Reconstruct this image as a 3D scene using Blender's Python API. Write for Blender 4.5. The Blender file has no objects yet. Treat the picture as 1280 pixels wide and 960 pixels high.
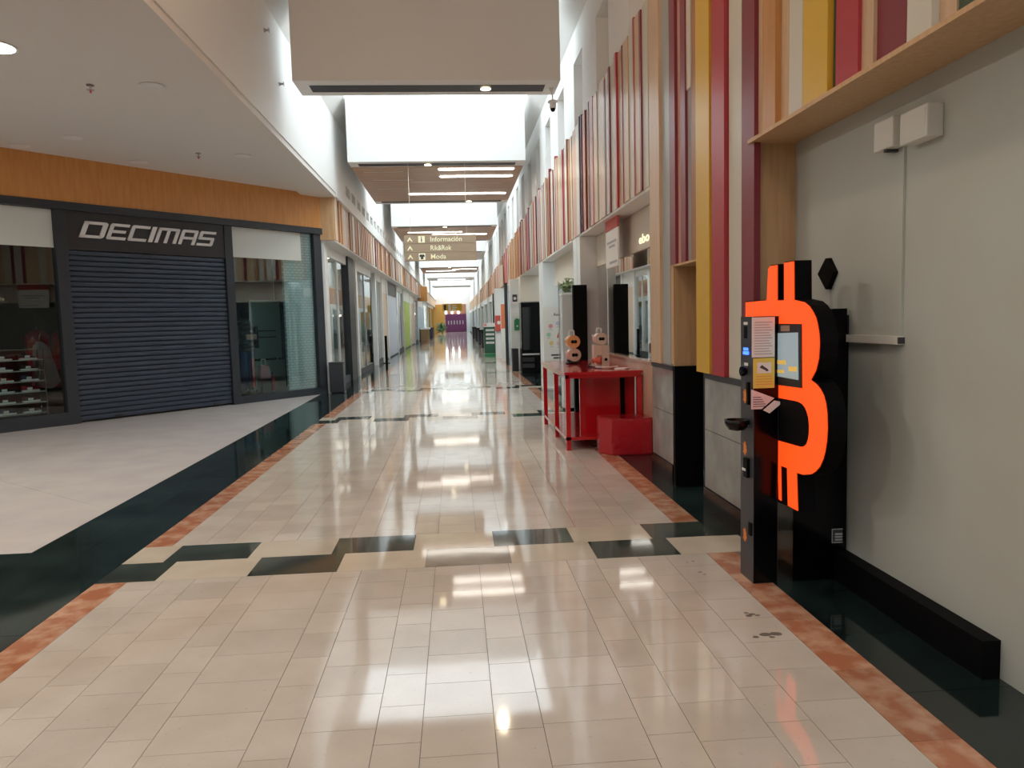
import bpy, bmesh, math, random
from mathutils import Vector, Matrix

# ------------------------------------------------------------------ camera
C = bpy.context.scene.collection
sc = bpy.context.scene
cam_d = bpy.data.cameras.new('camera')
cam = bpy.data.objects.new('camera', cam_d)
C.objects.link(cam)
sc.camera = cam
cam_d.sensor_width = 36.0
cam_d.lens = 926.0 / 1280.0 * 36.0
cam_d.clip_start = 0.05
cam_d.clip_end = 500
PITCH, YAW, ROLL = math.radians(-5.0), math.radians(4.215), math.radians(-1.5)
fwd = Vector((math.sin(YAW) * math.cos(PITCH), math.cos(YAW) * math.cos(PITCH), math.sin(PITCH)))
rgt = Vector((math.cos(YAW), -math.sin(YAW), 0))
upv = rgt.cross(fwd)
r2 = rgt * math.cos(ROLL) + upv * math.sin(ROLL)
u2 = -rgt * math.sin(ROLL) + upv * math.cos(ROLL)
cam.matrix_world = Matrix(((r2.x, u2.x, -fwd.x, 0), (r2.y, u2.y, -fwd.y, 0), (r2.z, u2.z, -fwd.z, 1.6875), (0, 0, 0, 1)))

# ------------------------------------------------------------------ world, exposure
w = bpy.data.worlds.new('overcast_sky')
sc.world = w
w.use_nodes = True
bg = w.node_tree.nodes['Background']
bg.inputs[0].default_value = (0.84, 0.95, 1.0, 1)
bg.inputs[1].default_value = 3.5
sc.view_settings.view_transform = 'Standard'
sc.view_settings.look = 'None'
sc.view_settings.gamma = 1
sc.view_settings.use_curve_mapping = False
sc.view_settings.exposure = 0.68
sc.cycles.max_bounces = 10
sc.cycles.diffuse_bounces = 6
sc.cycles.glossy_bounces = 5
sc.cycles.transparent_max_bounces = 24
sc.cycles.sample_clamp_indirect = 8
sc.cycles.caustics_reflective = False
sc.cycles.caustics_refractive = False
RND = random.Random(7)

# ------------------------------------------------------------------ materials
MATS = {}


def mat(name, col, rough=0.5, metal=0.0, col2=None, scale=4.0, stretch=(1, 1, 1), detail=4.0, lo=0.35, hi=0.65,
        rnd=0.0, bump=0.0, bscale=None, emit=None, estr=0.0, spec=0.5, world=True, coat=0.0, brick=None, speck=None):
    m = bpy.data.materials.new(name)
    m.use_nodes = True
    nt = m.node_tree
    N, L = nt.nodes, nt.links
    b = N['Principled BSDF']
    b.inputs['Base Color'].default_value = (*col, 1)
    b.inputs['Roughness'].default_value = rough
    b.inputs['Metallic'].default_value = metal
    b.inputs['Specular IOR Level'].default_value = spec
    b.inputs['Coat Weight'].default_value = coat
    b.inputs['Coat Roughness'].default_value = 0.05
    if emit:
        b.inputs['Emission Color'].default_value = (*emit, 1)
        b.inputs['Emission Strength'].default_value = estr
    if world:
        src = N.new('ShaderNodeNewGeometry').outputs['Position']
    else:
        src = N.new('ShaderNodeTexCoord').outputs['Object']
    mp = N.new('ShaderNodeMapping')
    mp.inputs['Scale'].default_value = stretch
    L.new(src, mp.inputs[0])
    out = None
    if col2 is not None:
        if brick:
            t = N.new('ShaderNodeTexBrick')
            t.inputs['Color1'].default_value = (*col, 1)
            t.inputs['Color2'].default_value = (*[c * 0.93 for c in col], 1)
            t.inputs['Mortar'].default_value = (*col2, 1)
            t.inputs['Scale'].default_value = scale
            t.inputs['Mortar Size'].default_value = brick
            mp.inputs['Rotation'].default_value = (math.pi / 2, 0, 0)
            L.new(mp.outputs[0], t.inputs[0])
            out = t.outputs[0]
        else:
            t = N.new('ShaderNodeTexNoise')
            t.inputs['Scale'].default_value = scale
            t.inputs['Detail'].default_value = detail
            L.new(mp.outputs[0], t.inputs[0])
            r = N.new('ShaderNodeValToRGB')
            r.color_ramp.elements[0].position = lo
            r.color_ramp.elements[1].position = hi
            r.color_ramp.elements[0].color = (*col, 1)
            r.color_ramp.elements[1].color = (*col2, 1)
            L.new(t.outputs[0], r.inputs[0])
            out = r.outputs[0]
    if speck:
        t2 = N.new('ShaderNodeTexNoise')
        t2.inputs['Scale'].default_value = speck[0]
        t2.inputs['Detail'].default_value = 8
        t2.inputs['Roughness'].default_value = 0.75
        L.new(mp.outputs[0], t2.inputs[0])
        r2_ = N.new('ShaderNodeValToRGB')
        r2_.color_ramp.elements[0].position = speck[1]
        r2_.color_ramp.elements[1].position = speck[2]
        r2_.color_ramp.elements[0].color = (1, 1, 1, 1)
        r2_.color_ramp.elements[1].color = (*speck[3], 1)
        L.new(t2.outputs[0], r2_.inputs[0])
        mx = N.new('ShaderNodeMixRGB')
        mx.blend_type = 'MULTIPLY'
        mx.inputs[0].default_value = 1
        if out is not None:
            L.new(out, mx.inputs[1])
        else:
            mx.inputs[1].default_value = (*col, 1)
        L.new(r2_.outputs[0], mx.inputs[2])
        out = mx.outputs[0]
    if rnd:
        oi = N.new('ShaderNodeObjectInfo')
        mr = N.new('ShaderNodeMapRange')
        mr.inputs[3].default_value = 1 - rnd
        mr.inputs[4].default_value = 1 + rnd
        L.new(oi.outputs['Random'], mr.inputs[0])
        hs = N.new('ShaderNodeHueSaturation')
        if out is not None:
            L.new(out, hs.inputs['Color'])
        else:
            hs.inputs['Color'].default_value = (*col, 1)
        L.new(mr.outputs[0], hs.inputs['Value'])
        out = hs.outputs[0]
    if out is not None:
        L.new(out, b.inputs['Base Color'])
    if bump:
        t3 = N.new('ShaderNodeTexNoise')
        t3.inputs['Scale'].default_value = bscale or scale
        t3.inputs['Detail'].default_value = 2
        L.new(src, t3.inputs[0])
        bp = N.new('ShaderNodeBump')
        bp.inputs['Strength'].default_value = bump
        bp.inputs['Distance'].default_value = 0.02
        L.new(t3.outputs[0], bp.inputs['Height'])
        L.new(bp.outputs[0], b.inputs['Normal'])
    MATS[name] = m
    return m


def glass_mat(name, tint, refl, rough=0.01, through=0.9, base=None):
    """thin shop glass: part mirror, part see-through"""
    m = bpy.data.materials.new(name)
    m.use_nodes = True
    nt = m.node_tree
    N, L = nt.nodes, nt.links
    N.remove(N['Principled BSDF'])
    tr = N.new('ShaderNodeBsdfTransparent')
    tr.inputs[0].default_value = (*[c * through for c in tint], 1)
    gl = N.new('ShaderNodeBsdfGlossy')
    gl.inputs['Roughness'].default_value = rough
    gl.inputs[0].default_value = (0.95, 0.97, 0.97, 1)
    lw = N.new('ShaderNodeLayerWeight')
    lw.inputs[0].default_value = 0.35
    mr = N.new('ShaderNodeMapRange')
    mr.inputs[3].default_value = refl
    mr.inputs[4].default_value = min(0.95, refl + 0.45)
    L.new(lw.outputs['Facing'], mr.inputs[0])
    mx = N.new('ShaderNodeMixShader')
    L.new(mr.outputs[0], mx.inputs[0])
    L.new(tr.outputs[0], mx.inputs[1])
    L.new(gl.outputs[0], mx.inputs[2])
    L.new(mx.outputs[0], N['Material Output'].inputs[0])
    MATS[name] = m
    return m


FL = dict(rough=0.06, bump=0.03, bscale=1.6, spec=0.75)
mat('beige_tile', (0.58, 0.52, 0.455), col2=(0.64, 0.585, 0.525), scale=3, rnd=0.055, speck=(38, 0.60, 0.70, (0.72, 0.68, 0.62)), **FL)
mat('band_light', (0.66, 0.60, 0.50), col2=(0.61, 0.53, 0.43), scale=3, rnd=0.05, **FL)
mat('band_dark', (0.035, 0.045, 0.042), col2=(0.06, 0.085, 0.072), scale=3, rnd=0.15, **FL)
mat('band_grey', (0.25, 0.23, 0.19), col2=(0.33, 0.29, 0.24), scale=4, **FL)
mat('green_marble', (0.008, 0.015, 0.016), col2=(0.018, 0.036, 0.036), scale=2.2, detail=7, rnd=0.3, **FL)
mat('pink_marble', (0.44, 0.17, 0.09), col2=(0.60, 0.36, 0.24), scale=7, detail=9, lo=0.42, hi=0.62, rnd=0.10, **FL)
mat('white_slab', (0.62, 0.58, 0.58), col2=(0.68, 0.64, 0.62), scale=2, speck=(30, 0.6, 0.75, (0.88, 0.86, 0.85)), rough=0.12, bump=0.03, bscale=1.6)
mat('grout', (0.20, 0.17, 0.14), 0.6)
mat('white_paint', (0.78, 0.77, 0.75), 0.6, bump=0.02, bscale=60)
mat('ceiling_paint', (0.74, 0.71, 0.68), 0.7, bump=0.03, bscale=40)
mat('cream_paint', (0.70, 0.64, 0.55), 0.6)
mat('grey_wall', (0.50, 0.53, 0.50), 0.6, col2=(0.48, 0.49, 0.45), scale=1.2, bump=0.03, bscale=50)
mat('oak', (0.62, 0.40, 0.22), 0.45, col2=(0.54, 0.33, 0.17), scale=3, stretch=(9, 9, 0.7), detail=6)
mat('oak_across', (0.50, 0.31, 0.19), 0.4, col2=(0.43, 0.25, 0.15), scale=3, stretch=(0.6, 14, 9), detail=6, rnd=0.06)
mat('fascia_wood', (0.62, 0.28, 0.08), 0.4, col2=(0.54, 0.23, 0.06), scale=3, stretch=(7, 7, 0.8), detail=6)
SL = dict(rough=0.32, scale=3, stretch=(12, 12, 0.6), detail=5)
mat('slat_tan', (0.64, 0.45, 0.29), col2=(0.57, 0.39, 0.24), **SL)
mat('slat_orange', (0.55, 0.27, 0.09), col2=(0.50, 0.23, 0.07), **SL)
mat('slat_brown', (0.42, 0.20, 0.11), col2=(0.36, 0.17, 0.09), **SL)
mat('slat_white', (0.62, 0.60, 0.52), 0.35)
mat('slat_grey', (0.38, 0.40, 0.40), 0.3)
mat('slat_yellow', (0.68, 0.42, 0.04), 0.3)
mat('slat_olive', (0.46, 0.34, 0.03), 0.35)
mat('slat_red', (0.42, 0.035, 0.05), 0.3)
mat('slat_maroon', (0.22, 0.03, 0.045), 0.32)
mat('slat_purple', (0.10, 0.03, 0.08), 0.35)
mat('slat_green', (0.05, 0.09, 0.05), 0.4)
mat('slat_rose', (0.58, 0.34, 0.28), 0.4)
mat('dark_steel', (0.030, 0.036, 0.046), 0.42, metal=0.2)
mat('shutter_steel', (0.045, 0.060, 0.090), 0.42, metal=0.35)
mat('sign_black', (0.022, 0.020, 0.025), 0.5)
mat('letter_silver', (0.75, 0.75, 0.77), 0.4)
mat('black_matte', (0.002, 0.002, 0.003), 0.6, spec=0.12)
mat('black_gloss', (0.002, 0.002, 0.004), 0.15, spec=0.25)
mat('black_soft', (0.02, 0.02, 0.025), 0.6)
mat('slot_black', (0.012, 0.012, 0.022), 0.5)
mat('red_paint', (0.48, 0.010, 0.016), 0.14, coat=0.6)
mat('red_wrap', (0.42, 0.010, 0.02), 0.10, bump=1.0, bscale=11, coat=0.5)
mat('grey_marble', (0.20, 0.20, 0.195), 0.10, col2=(0.29, 0.29, 0.28), scale=3, detail=8)
mat('peach_marble', (0.60, 0.42, 0.32), 0.12, col2=(0.54, 0.36, 0.27), scale=3, detail=6)
mat('plastic_white', (0.74, 0.73, 0.69), 0.4)
mat('paper', (0.80, 0.79, 0.77), 0.7)
mat('paper_yellow', (0.75, 0.62, 0.12), 0.7)
mat('paper_pink', (0.80, 0.68, 0.70), 0.7)
mat('ink', (0.05, 0.05, 0.06), 0.6)
mat('ink_grey', (0.42, 0.42, 0.46), 0.6)
mat('ink_orange', (0.70, 0.30, 0.10), 0.6)
mat('atm_grey', (0.045, 0.045, 0.055), 0.4)
mat('lit_orange', (0.7, 0.08, 0.01), 0.5, emit=(1.0, 0.062, 0.006), estr=0.72)
mat('lit_rim', (0.3, 0.01, 0.0), 0.5, emit=(0.8, 0.02, 0.0), estr=0.35)
mat('logo_orange', (0.85, 0.25, 0.04), 0.5)
mat('screen_glow', (0.2, 0.25, 0.28), 0.1, emit=(0.42, 0.52, 0.56), estr=0.28)
mat('screen_yellow', (0.6, 0.4, 0.1), 0.2, emit=(0.8, 0.5, 0.1), estr=0.3)
mat('blue_led', (0.02, 0.05, 0.6), 0.3, emit=(0.05, 0.15, 1.0), estr=2.0)
mat('lamp_white', (0.9, 0.9, 0.88), 0.4, emit=(1.0, 0.95, 0.86), estr=7.0)
mat('spot_warm', (0.9, 0.85, 0.7), 0.4, emit=(1.0, 0.82, 0.50), estr=9.0)
mat('lamp_off', (0.80, 0.79, 0.78), 0.4)
mat('sign_taupe', (0.42, 0.31, 0.21), 0.5, col2=(0.38, 0.28, 0.19), scale=3, stretch=(1, 1, 16))
mat('sign_text', (0.85, 0.82, 0.58), 0.5, emit=(1.0, 0.95, 0.65), estr=0.12)
mat('sign_yellow', (0.66, 0.42, 0.01), 0.5)
mat('lit_cream', (0.85, 0.82, 0.6), 0.5, emit=(1.0, 0.95, 0.65), estr=0.7)
mat('valance', (0.56, 0.58, 0.56), 0.6)
mat('white_brick', (0.62, 0.70, 0.70), 0.6, col2=(0.36, 0.45, 0.46), scale=4.0, brick=0.035, world=False)
mat('store_dark', (0.012, 0.012, 0.014), 0.7)
mat('store_panel', (0.30, 0.42, 0.40), 0.6)
mat('store_floor', (0.06, 0.06, 0.062), 0.3)
mat('navy_cloth', (0.015, 0.03, 0.10), 0.7)
mat('red_cloth', (0.30, 0.012, 0.02), 0.7)
mat('black_cloth', (0.008, 0.008, 0.010), 0.35)
mat('grey_cloth', (0.22, 0.20, 0.22), 0.8)
mat('pink_plastic', (0.50, 0.25, 0.28), 0.5)
mat('skin_tone', (0.35, 0.22, 0.17), 0.6)
mat('clear_grey', (0.5, 0.5, 0.5), 0.2)
mat('chrome', (0.6, 0.6, 0.6), 0.2, metal=1.0)
mat('shop_white', (0.74, 0.77, 0.77), 0.4)
mat('shop_blue', (0.42, 0.52, 0.60), 0.4)
mat('shop_lilac', (0.52, 0.58, 0.68), 0.4)
mat('shop_green', (0.38, 0.50, 0.10), 0.5)
mat('shop_cream', (0.70, 0.58, 0.46), 0.5)
mat('shop_red', (0.55, 0.08, 0.06), 0.5)
mat('shop_orange', (0.70, 0.20, 0.08), 0.5)
mat('far_orange', (0.60, 0.30, 0.06), 0.5)
mat('far_purple', (0.13, 0.02, 0.09), 0.5)
mat('leaf', (0.06, 0.13, 0.04), 0.6)
mat('leaf_pale', (0.20, 0.26, 0.12), 0.6)
mat('totem_green', (0.02, 0.10, 0.06), 0.5)
mat('sign_green', (0.02, 0.20, 0.08), 0.5)
mat('box_brown', (0.28, 0.17, 0.08), 0.6)
mat('toy_orange', (0.70, 0.33, 0.12), 0.35)
mat('toy_pink', (0.72, 0.42, 0.38), 0.35)
mat('toy_tan', (0.62, 0.48, 0.38), 0.45)
mat('toy_red', (0.65, 0.12, 0.08), 0.35)
mat('dot_rose', (0.70, 0.30, 0.32), 0.6)
mat('dot_lilac', (0.50, 0.46, 0.66), 0.6)
mat('dot_green', (0.35, 0.60, 0.42), 0.6)
mat('dot_yellow', (0.75, 0.58, 0.25), 0.6)
mat('dot_pink', (0.72, 0.48, 0.55), 0.6)
mat('stain', (0.16, 0.14, 0.12), 0.5)
glass_mat('pane_shop', (0.88, 0.95, 0.95), 0.16)
glass_mat('pane_store', (0.86, 0.95, 0.95), 0.03)
glass_mat('pane_mirror', (0.45, 0.50, 0.50), 0.55)
glass_mat('pane_dark', (0.10, 0.12, 0.13), 0.08)
glass_mat('skylight_glass', (1, 1, 1), 0.0, through=0.97)

# ------------------------------------------------------------------ mesh helpers
ORI = {}


class MB:
    def __init__(s):
        s.v, s.f = [], []

    def add(s, vs, fs):
        n = len(s.v)
        s.v += [tuple(v) for v in vs]
        s.f += [tuple(i + n for i in f) for f in fs]
        return s

    def box(s, x0, x1, y0, y1, z0, z1):
        x0, x1 = min(x0, x1), max(x0, x1)
        y0, y1 = min(y0, y1), max(y0, y1)
        z0, z1 = min(z0, z1), max(z0, z1)
        return s.add([(x0, y0, z0), (x1, y0, z0), (x1, y1, z0), (x0, y1, z0), (x0, y0, z1), (x1, y0, z1), (x1, y1, z1), (x0, y1, z1)],
                     [(3, 2, 1, 0), (4, 5, 6, 7), (0, 1, 5, 4), (1, 2, 6, 5), (2, 3, 7, 6), (3, 0, 4, 7)])

    def prism(s, poly, a, b, axis):
        """2-D polygon extruded from a to b along axis ('x': poly is (y,z); 'y': (x,z); 'z': (x,y))"""
        n = len(poly)

        def p3(p, t):
            return {'x': (t, p[0], p[1]), 'y': (p[0], t, p[1]), 'z': (p[0], p[1], t)}[axis]
        vs = [p3(p, a) for p in poly] + [p3(p, b) for p in poly]
        fs = [tuple(range(n - 1, -1, -1)), tuple(range(n, 2 * n))] + [(i, (i + 1) % n, (i + 1) % n + n, i + n) for i in range(n)]
        return s.add(vs, fs)

    def tube(s, p0, p1, r0, r1=None, n=10):
        r1 = r0 if r1 is None else r1
        p0, p1 = Vector(p0), Vector(p1)
        d = (p1 - p0).normalized()
        a = d.orthogonal().normalized()
        b = d.cross(a)
        vs = []
        for p, r in ((p0, r0), (p1, r1)):
            for i in range(n):
                t = 2 * math.pi * i / n
                vs.append(tuple(p + a * (r * math.cos(t)) + b * (r * math.sin(t))))
        fs = [(i, (i + 1) % n, (i + 1) % n + n, i + n) for i in range(n)] + [tuple(range(n - 1, -1, -1)), tuple(range(n, 2 * n))]
        return s.add(vs, fs)

    def path(s, pts, r, n=8):
        for p, q in zip(pts[:-1], pts[1:]):
            s.tube(p, q, r, n=n)
        return s

    def lathe(s, prof, c, axis='z', n=20):
        """profile [(radius, height)] about an axis through c"""
        vs = []
        for r, h in prof:
            for i in range(n):
                t = 2 * math.pi * i / n
                q = {'z': (r * math.cos(t), r * math.sin(t), h), 'x': (h, r * math.cos(t), r * math.sin(t)), 'y': (r * math.sin(t), h, r * math.cos(t))}[axis]
                vs.append((c[0] + q[0], c[1] + q[1], c[2] + q[2]))
        k = len(prof)
        fs = []
        for j in range(k - 1):
            for i in range(n):
                fs.append((j * n + i, j * n + (i + 1) % n, (j + 1) * n + (i + 1) % n, (j + 1) * n + i))
        fs += [tuple(range(n - 1, -1, -1)), tuple(range((k - 1) * n, k * n))]
        return s.add(vs, fs)

    def ellipsoid(s, c, r, n=14, m=8):
        prof = []
        vs, fs = [], []
        for j in range(m + 1):
            ph = -math.pi / 2 + math.pi * j / m
            for i in range(n):
                t = 2 * math.pi * i / n
                vs.append((c[0] + r[0] * math.cos(ph) * math.cos(t), c[1] + r[1] * math.cos(ph) * math.sin(t), c[2] + r[2] * math.sin(ph)))
        for j in range(m):
            for i in range(n):
                fs.append((j * n + i, j * n + (i + 1) % n, (j + 1) * n + (i + 1) % n, (j + 1) * n + i))
        return s.add(vs, fs)

    def build(s, name, m, parent=None, smooth=False, local=False, bevel=0.0):
        o0 = Vector((0, 0, 0))
        if parent is not None and not local:
            o0 = ORI.get(parent.name, o0)
        me = bpy.data.meshes.new(name)
        me.from_pydata([(v[0] - o0.x, v[1] - o0.y, v[2] - o0.z) for v in s.v], [], s.f)
        bm = bmesh.new()
        bm.from_mesh(me)
        bmesh.ops.recalc_face_normals(bm, faces=bm.faces)
        if bevel:
            bmesh.ops.bevel(bm, geom=list(bm.edges), offset=bevel, segments=2, affect='EDGES', profile=0.6)
        bm.to_mesh(me)
        bm.free()
        me.materials.append(MATS[m])
        if smooth:
            for p in me.polygons:
                p.use_smooth = True
        return link(name, me, parent, o0)


def link(name, me, parent=None, o0=None, loc=None):
    o = bpy.data.objects.new(name, me)
    C.objects.link(o)
    if parent is not None:
        o.parent = parent
        ORI[o.name] = Vector(ORI.get(parent.name, (0, 0, 0)))
    else:
        ORI[o.name] = Vector((0, 0, 0))
    if loc is not None:
        o.location = loc
    return o


def B(*a):
    return MB().box(*a)


def tag(o, label=None, cat=None, group=None, kind=None):
    if label:
        o['label'] = label
    if cat:
        o['category'] = cat
    if group:
        o['group'] = group
    if kind:
        o['kind'] = kind
    return o


def thing(name, loc, label, cat, group=None, rotz=0.0):
    o = bpy.data.objects.new(name, None)
    C.objects.link(o)
    o.empty_display_size = 0.1
    o.location = loc
    o.rotation_euler = (0, 0, rotz)
    ORI[o.name] = Vector(loc)
    return tag(o, label, cat, group)


def struct(o, label=None):
    return tag(o, label, None, None, 'structure')


FONTCACHE = {}


def text_mb(txt, size):
    """glyph outlines of the built-in font as flat faces: list of (verts2d, faces), width"""
    key = (txt, size)
    if key not in FONTCACHE:
        cu = bpy.data.curves.new('t', 'FONT')
        cu.body = txt
        cu.size = size
        cu.resolution_u = 3
        cu.offset = 0.012 * size
        ob = bpy.data.objects.new('t', cu)
        C.objects.link(ob)
        bpy.context.view_layer.update()
        me = bpy.data.meshes.new_from_object(ob.evaluated_get(bpy.context.evaluated_depsgraph_get()))
        vs = [(v.co.x, v.co.y) for v in me.vertices]
        fs = [tuple(p.vertices) for p in me.polygons]
        bpy.data.objects.remove(ob)
        bpy.data.meshes.remove(me)
        bpy.data.curves.remove(cu)
        FONTCACHE[key] = (vs, fs)
    return FONTCACHE[key]


def text(txt, size, org, ux, uy, m, name, parent, width=None, local=False):
    vs, fs = text_mb(txt, size)
    if not vs:
        return None
    x0 = min(v[0] for v in vs)
    x1 = max(v[0] for v in vs)
    k = 1.0 if width is None else width / max(1e-6, x1 - x0)
    ux, uy, org = Vector(ux), Vector(uy), Vector(org)
    mb = MB()
    mb.add([tuple(org + ux * ((v[0] - x0) * k) + uy * v[1]) for v in vs], fs)
    return mb.build(name, m, parent, local=local)


# ================================================================== FLOOR
floor = struct(B(-16, 9, -8, 125, -0.06, -0.006).build('floor', 'grout'), 'polished stone mall floor with beige, dark green and pink tiles')
TILE_MESH = {}


def tile_mesh(wd, ln, m):
    key = (round(wd, 3), round(ln, 3), m)
    if key not in TILE_MESH:
        me = bpy.data.meshes.new('tile')
        mb = B(-wd / 2, wd / 2, -ln / 2, ln / 2, -0.012, 0.0)
        me.from_pydata(mb.v, [], mb.f)
        me.materials.append(MATS[m])
        TILE_MESH[key] = me
    return TILE_MESH[key]


JG = 0.0014


def tile(x0, x1, y0, y1, m, gap=JG):
    me = tile_mesh(x1 - x0 - 2 * gap, y1 - y0 - 2 * gap, m)
    return link('tile', me, floor, loc=((x0 + x1) / 2, (y0 + y1) / 2, 0))


COLX = [-2.25, -2.01, -1.80, -1.495, -1.30, -0.89, -0.697, -0.385, -0.193, 0.108, 0.31, 0.716, 0.912, 1.222, 1.415, 1.72]
BANDS = [-2.3, 5.01, 12.72, 18.05, 23.45, 28.9, 34.3, 39.7, 45.1, 50.5, 56, 61.5, 67, 72.5, 78, 83.5, 89, 94.5, 100, 105.5]
beige = []
edges = [(b0 + 0.8, b1) for b0, b1 in zip(BANDS[:-1], BANDS[1:])]
for (ya, yb) in edges:
    for ci, (xa, xb) in enumerate(zip(COLX[:-1], COLX[1:])):
        off = [0.13, 0.02, 0.2, 0.08, 0.25, 0.17, 0.05, 0.22, 0.11, 0.27, 0.0, 0.16, 0.09, 0.19, 0.04][ci]
        y = yb
        k = 0
        while y > ya + 1e-4:
            ln = 0.295 if k or off < 0.01 else 0.295 - off
            y2 = max(ya, y - ln)
            if y2 - ya < 0.04:
                y2 = ya
            beige.append((xa, xb, y2, y))
            y = y2
            k += 1
vis = [t for t in beige if t[3] > 2.35 and t[2] < 18]
vis.sort(key=lambda t: t[2])
vis = vis[:300]
vs_ = set(vis)
for t in vis:
    tile(*t, 'beige_tile')
rest = MB()
for t in beige:
    if t not in vs_:
        rest.box(t[0] + JG, t[1] - JG, t[2] + JG, t[3] - JG, -0.012, 0)
tag(rest.build('distant_tiles', 'beige_tile', floor), kind='stuff')

for bi, b0 in enumerate(BANDS):
    far = b0 + 0.4
    farp = MB()

    def put(x0, x1, y0, y1, m):
        tile(x0, x1, y0, y1, m)
    # near row and far row of staggered 60 x 40 tiles
    for row, (ya, start) in enumerate(((b0, -2.67), (far, -2.17))):
        x = -2.46
        pts = []
        k = -2
        while True:
            a = start + 1.203 * k
            for (p, q, dk) in ((a, a + 0.60, True), (a + 0.60, a + 1.203, False)):
                p2, q2 = max(p, -2.46), min(q, 1.93 if row else 2.1)
                if q2 - p2 > 0.03:
                    pts.append((p2, q2, dk))
            k += 1
            if a > 3:
                break
        for (p, q, dk) in pts:
            m = 'band_dark' if dk else 'band_light'
            if dk and not row and -0.3 < p < 0:
                m = 'band_grey'
            if bi <= 4:
                put(p, q, ya, ya + 0.4, m)
            else:
                B(p, q, ya, ya + 0.4, -0.012, 0).build('tile', m, floor)
# pink border strips
for (x0, x1) in ((-2.46, -2.25), (1.72, 1.93)):
    for (ya, yb) in edges[:4]:
        n = max(1, round((yb - ya) / 0.6))
        for i in range(n):
            tile(x0, x1, ya + (yb - ya) * i / n, ya + (yb - ya) * (i + 1) / n, 'pink_marble')
    for (ya, yb) in edges[4:]:
        B(x0, x1, ya, yb, -0.012, 0).build('tile', 'pink_marble', floor)
# dark green borders
y = -2.4
while y < 30:
    tile(-2.88, -2.46, y, y + 0.6, 'green_marble')
    tile(-3.30, -2.88, y, y + 0.6, 'green_marble')
    y += 0.6
y = -2.4
while y < 30:
    if not any(b - 0.62 < y < b + 0.8 for b in [99]):
        tile(1.93, 2.70, y, y + 0.6, 'green_marble') if not any(b0 < y + 0.3 < b0 + 0.4 for b0 in BANDS) else (tile(2.1, 2.70, y, y + 0.6, 'green_marble'), tile(1.93, 2.1, max(y, BANDS[[i for i, b0 in enumerate(BANDS) if b0 < y + 0.3 < b0 + 0.4][0]] + 0.4), y + 0.6, 'green_marble'))
    y += 0.6
B(-3.30, -2.46, 30, 112, -0.012, 0).build('tile', 'green_marble', floor)
B(1.93, 2.70, 30, 112, -0.012, 0).build('tile', 'green_marble', floor)
# dark cross border on the left, before the pale slabs
for i in range(7):
    for j in range(4):
        tile(-3.30 - 0.9 * (i + 1), -3.30 - 0.9 * i, 5.81 - 0.6 * (j + 1), 5.81 - 0.6 * j, 'green_marble')
# pale slabs in front of the angled shop: joints run square to the shopfront
SA = Vector((-7.738, 13.029))
SD = Vector((0.64799, 0.76165))
SN = Vector((-0.76165, 0.64799))


def clip(poly, p, n):
    out = []
    for i in range(len(poly)):
        a, b = poly[i], poly[(i + 1) % len(poly)]
        da, db = (a - p).dot(n), (b - p).dot(n)
        if da >= 0:
            out.append(a)
        if (da >= 0) != (db >= 0):
            out.append(a + (b - a) * (da / (da - db)))
    return out


seam = Vector((-3.306, 7.119))
s0 = (seam - SA).dot(SD)
region = [Vector((-15.5, 5.81)), Vector((-3.30, 5.81)), Vector((-3.30, 18.3)), Vector((-15.5, 18.3))]
region = clip(region, SA + SN * 0.05, -SN)
for i in range(-5, 6):
    a = s0 + 2.4 * i
    q = clip(region, SA + SD * (a + 0.003), SD)
    if len(q) > 2:
        q = clip(q, SA + SD * (a + 2.397), -SD)
    if len(q) > 2:
        MB().prism([(v.x, v.y) for v in q], -0.012, 0.0, 'z').build('tile', 'white_slab', floor)
# worn stains on the beige tiles
for (x, y, r, n) in ((1.60, 3.93, 0.035, 4), (1.58, 3.64, 0.04, 6), (1.55, 4.86, 0.02, 2), (1.56, 4.62, 0.018, 2)):
    mb = MB()
    for i in range(n):
        cx, cy = x + RND.uniform(-.06, .06) * n / 5, y + RND.uniform(-.03, .03)
        rr = r * RND.uniform(0.4, 0.8)
        mb.prism([(cx + rr * math.cos(t) * RND.uniform(.7, 1.2), cy + rr * 0.7 * math.sin(t)) for t in [k * math.pi / 5 for k in range(10)]], 0.0002, 0.0006 + 0.0001 * i, 'z')
    tag(mb.build('scuff_mark', 'stain', floor), kind='stuff')

# ================================================================== SHELL
ZR = 7.0      # roof / skylight glazing
ZS = 5.5      # underside of the dropped ceiling slabs
WL, WR = -2.75, 2.2


def holed_wall(xf, xb, y0, y1, z0, z1, holes, back):
    """wall panel in a plane x = const with recessed niches (ya, yb, za, zb)"""
    mb = MB()
    ys = sorted({y0, y1, *[h[0] for h in holes], *[h[1] for h in holes]})
    zs = sorted({z0, z1, *[h[2] for h in holes], *[h[3] for h in holes]})
    for ya, yb in zip(ys[:-1], ys[1:]):
        for za, zb in zip(zs[:-1], zs[1:]):
            ym, zm = (ya + yb) / 2, (za + zb) / 2
            if any(h[0] < ym < h[1] and h[2] < zm < h[3] for h in holes):
                mb.box(back, back + (0.03 if xb > xf else -0.03), ya, yb, za, zb)
            else:
                mb.box(xf, xb, ya, yb, za, zb)
    return mb


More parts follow.
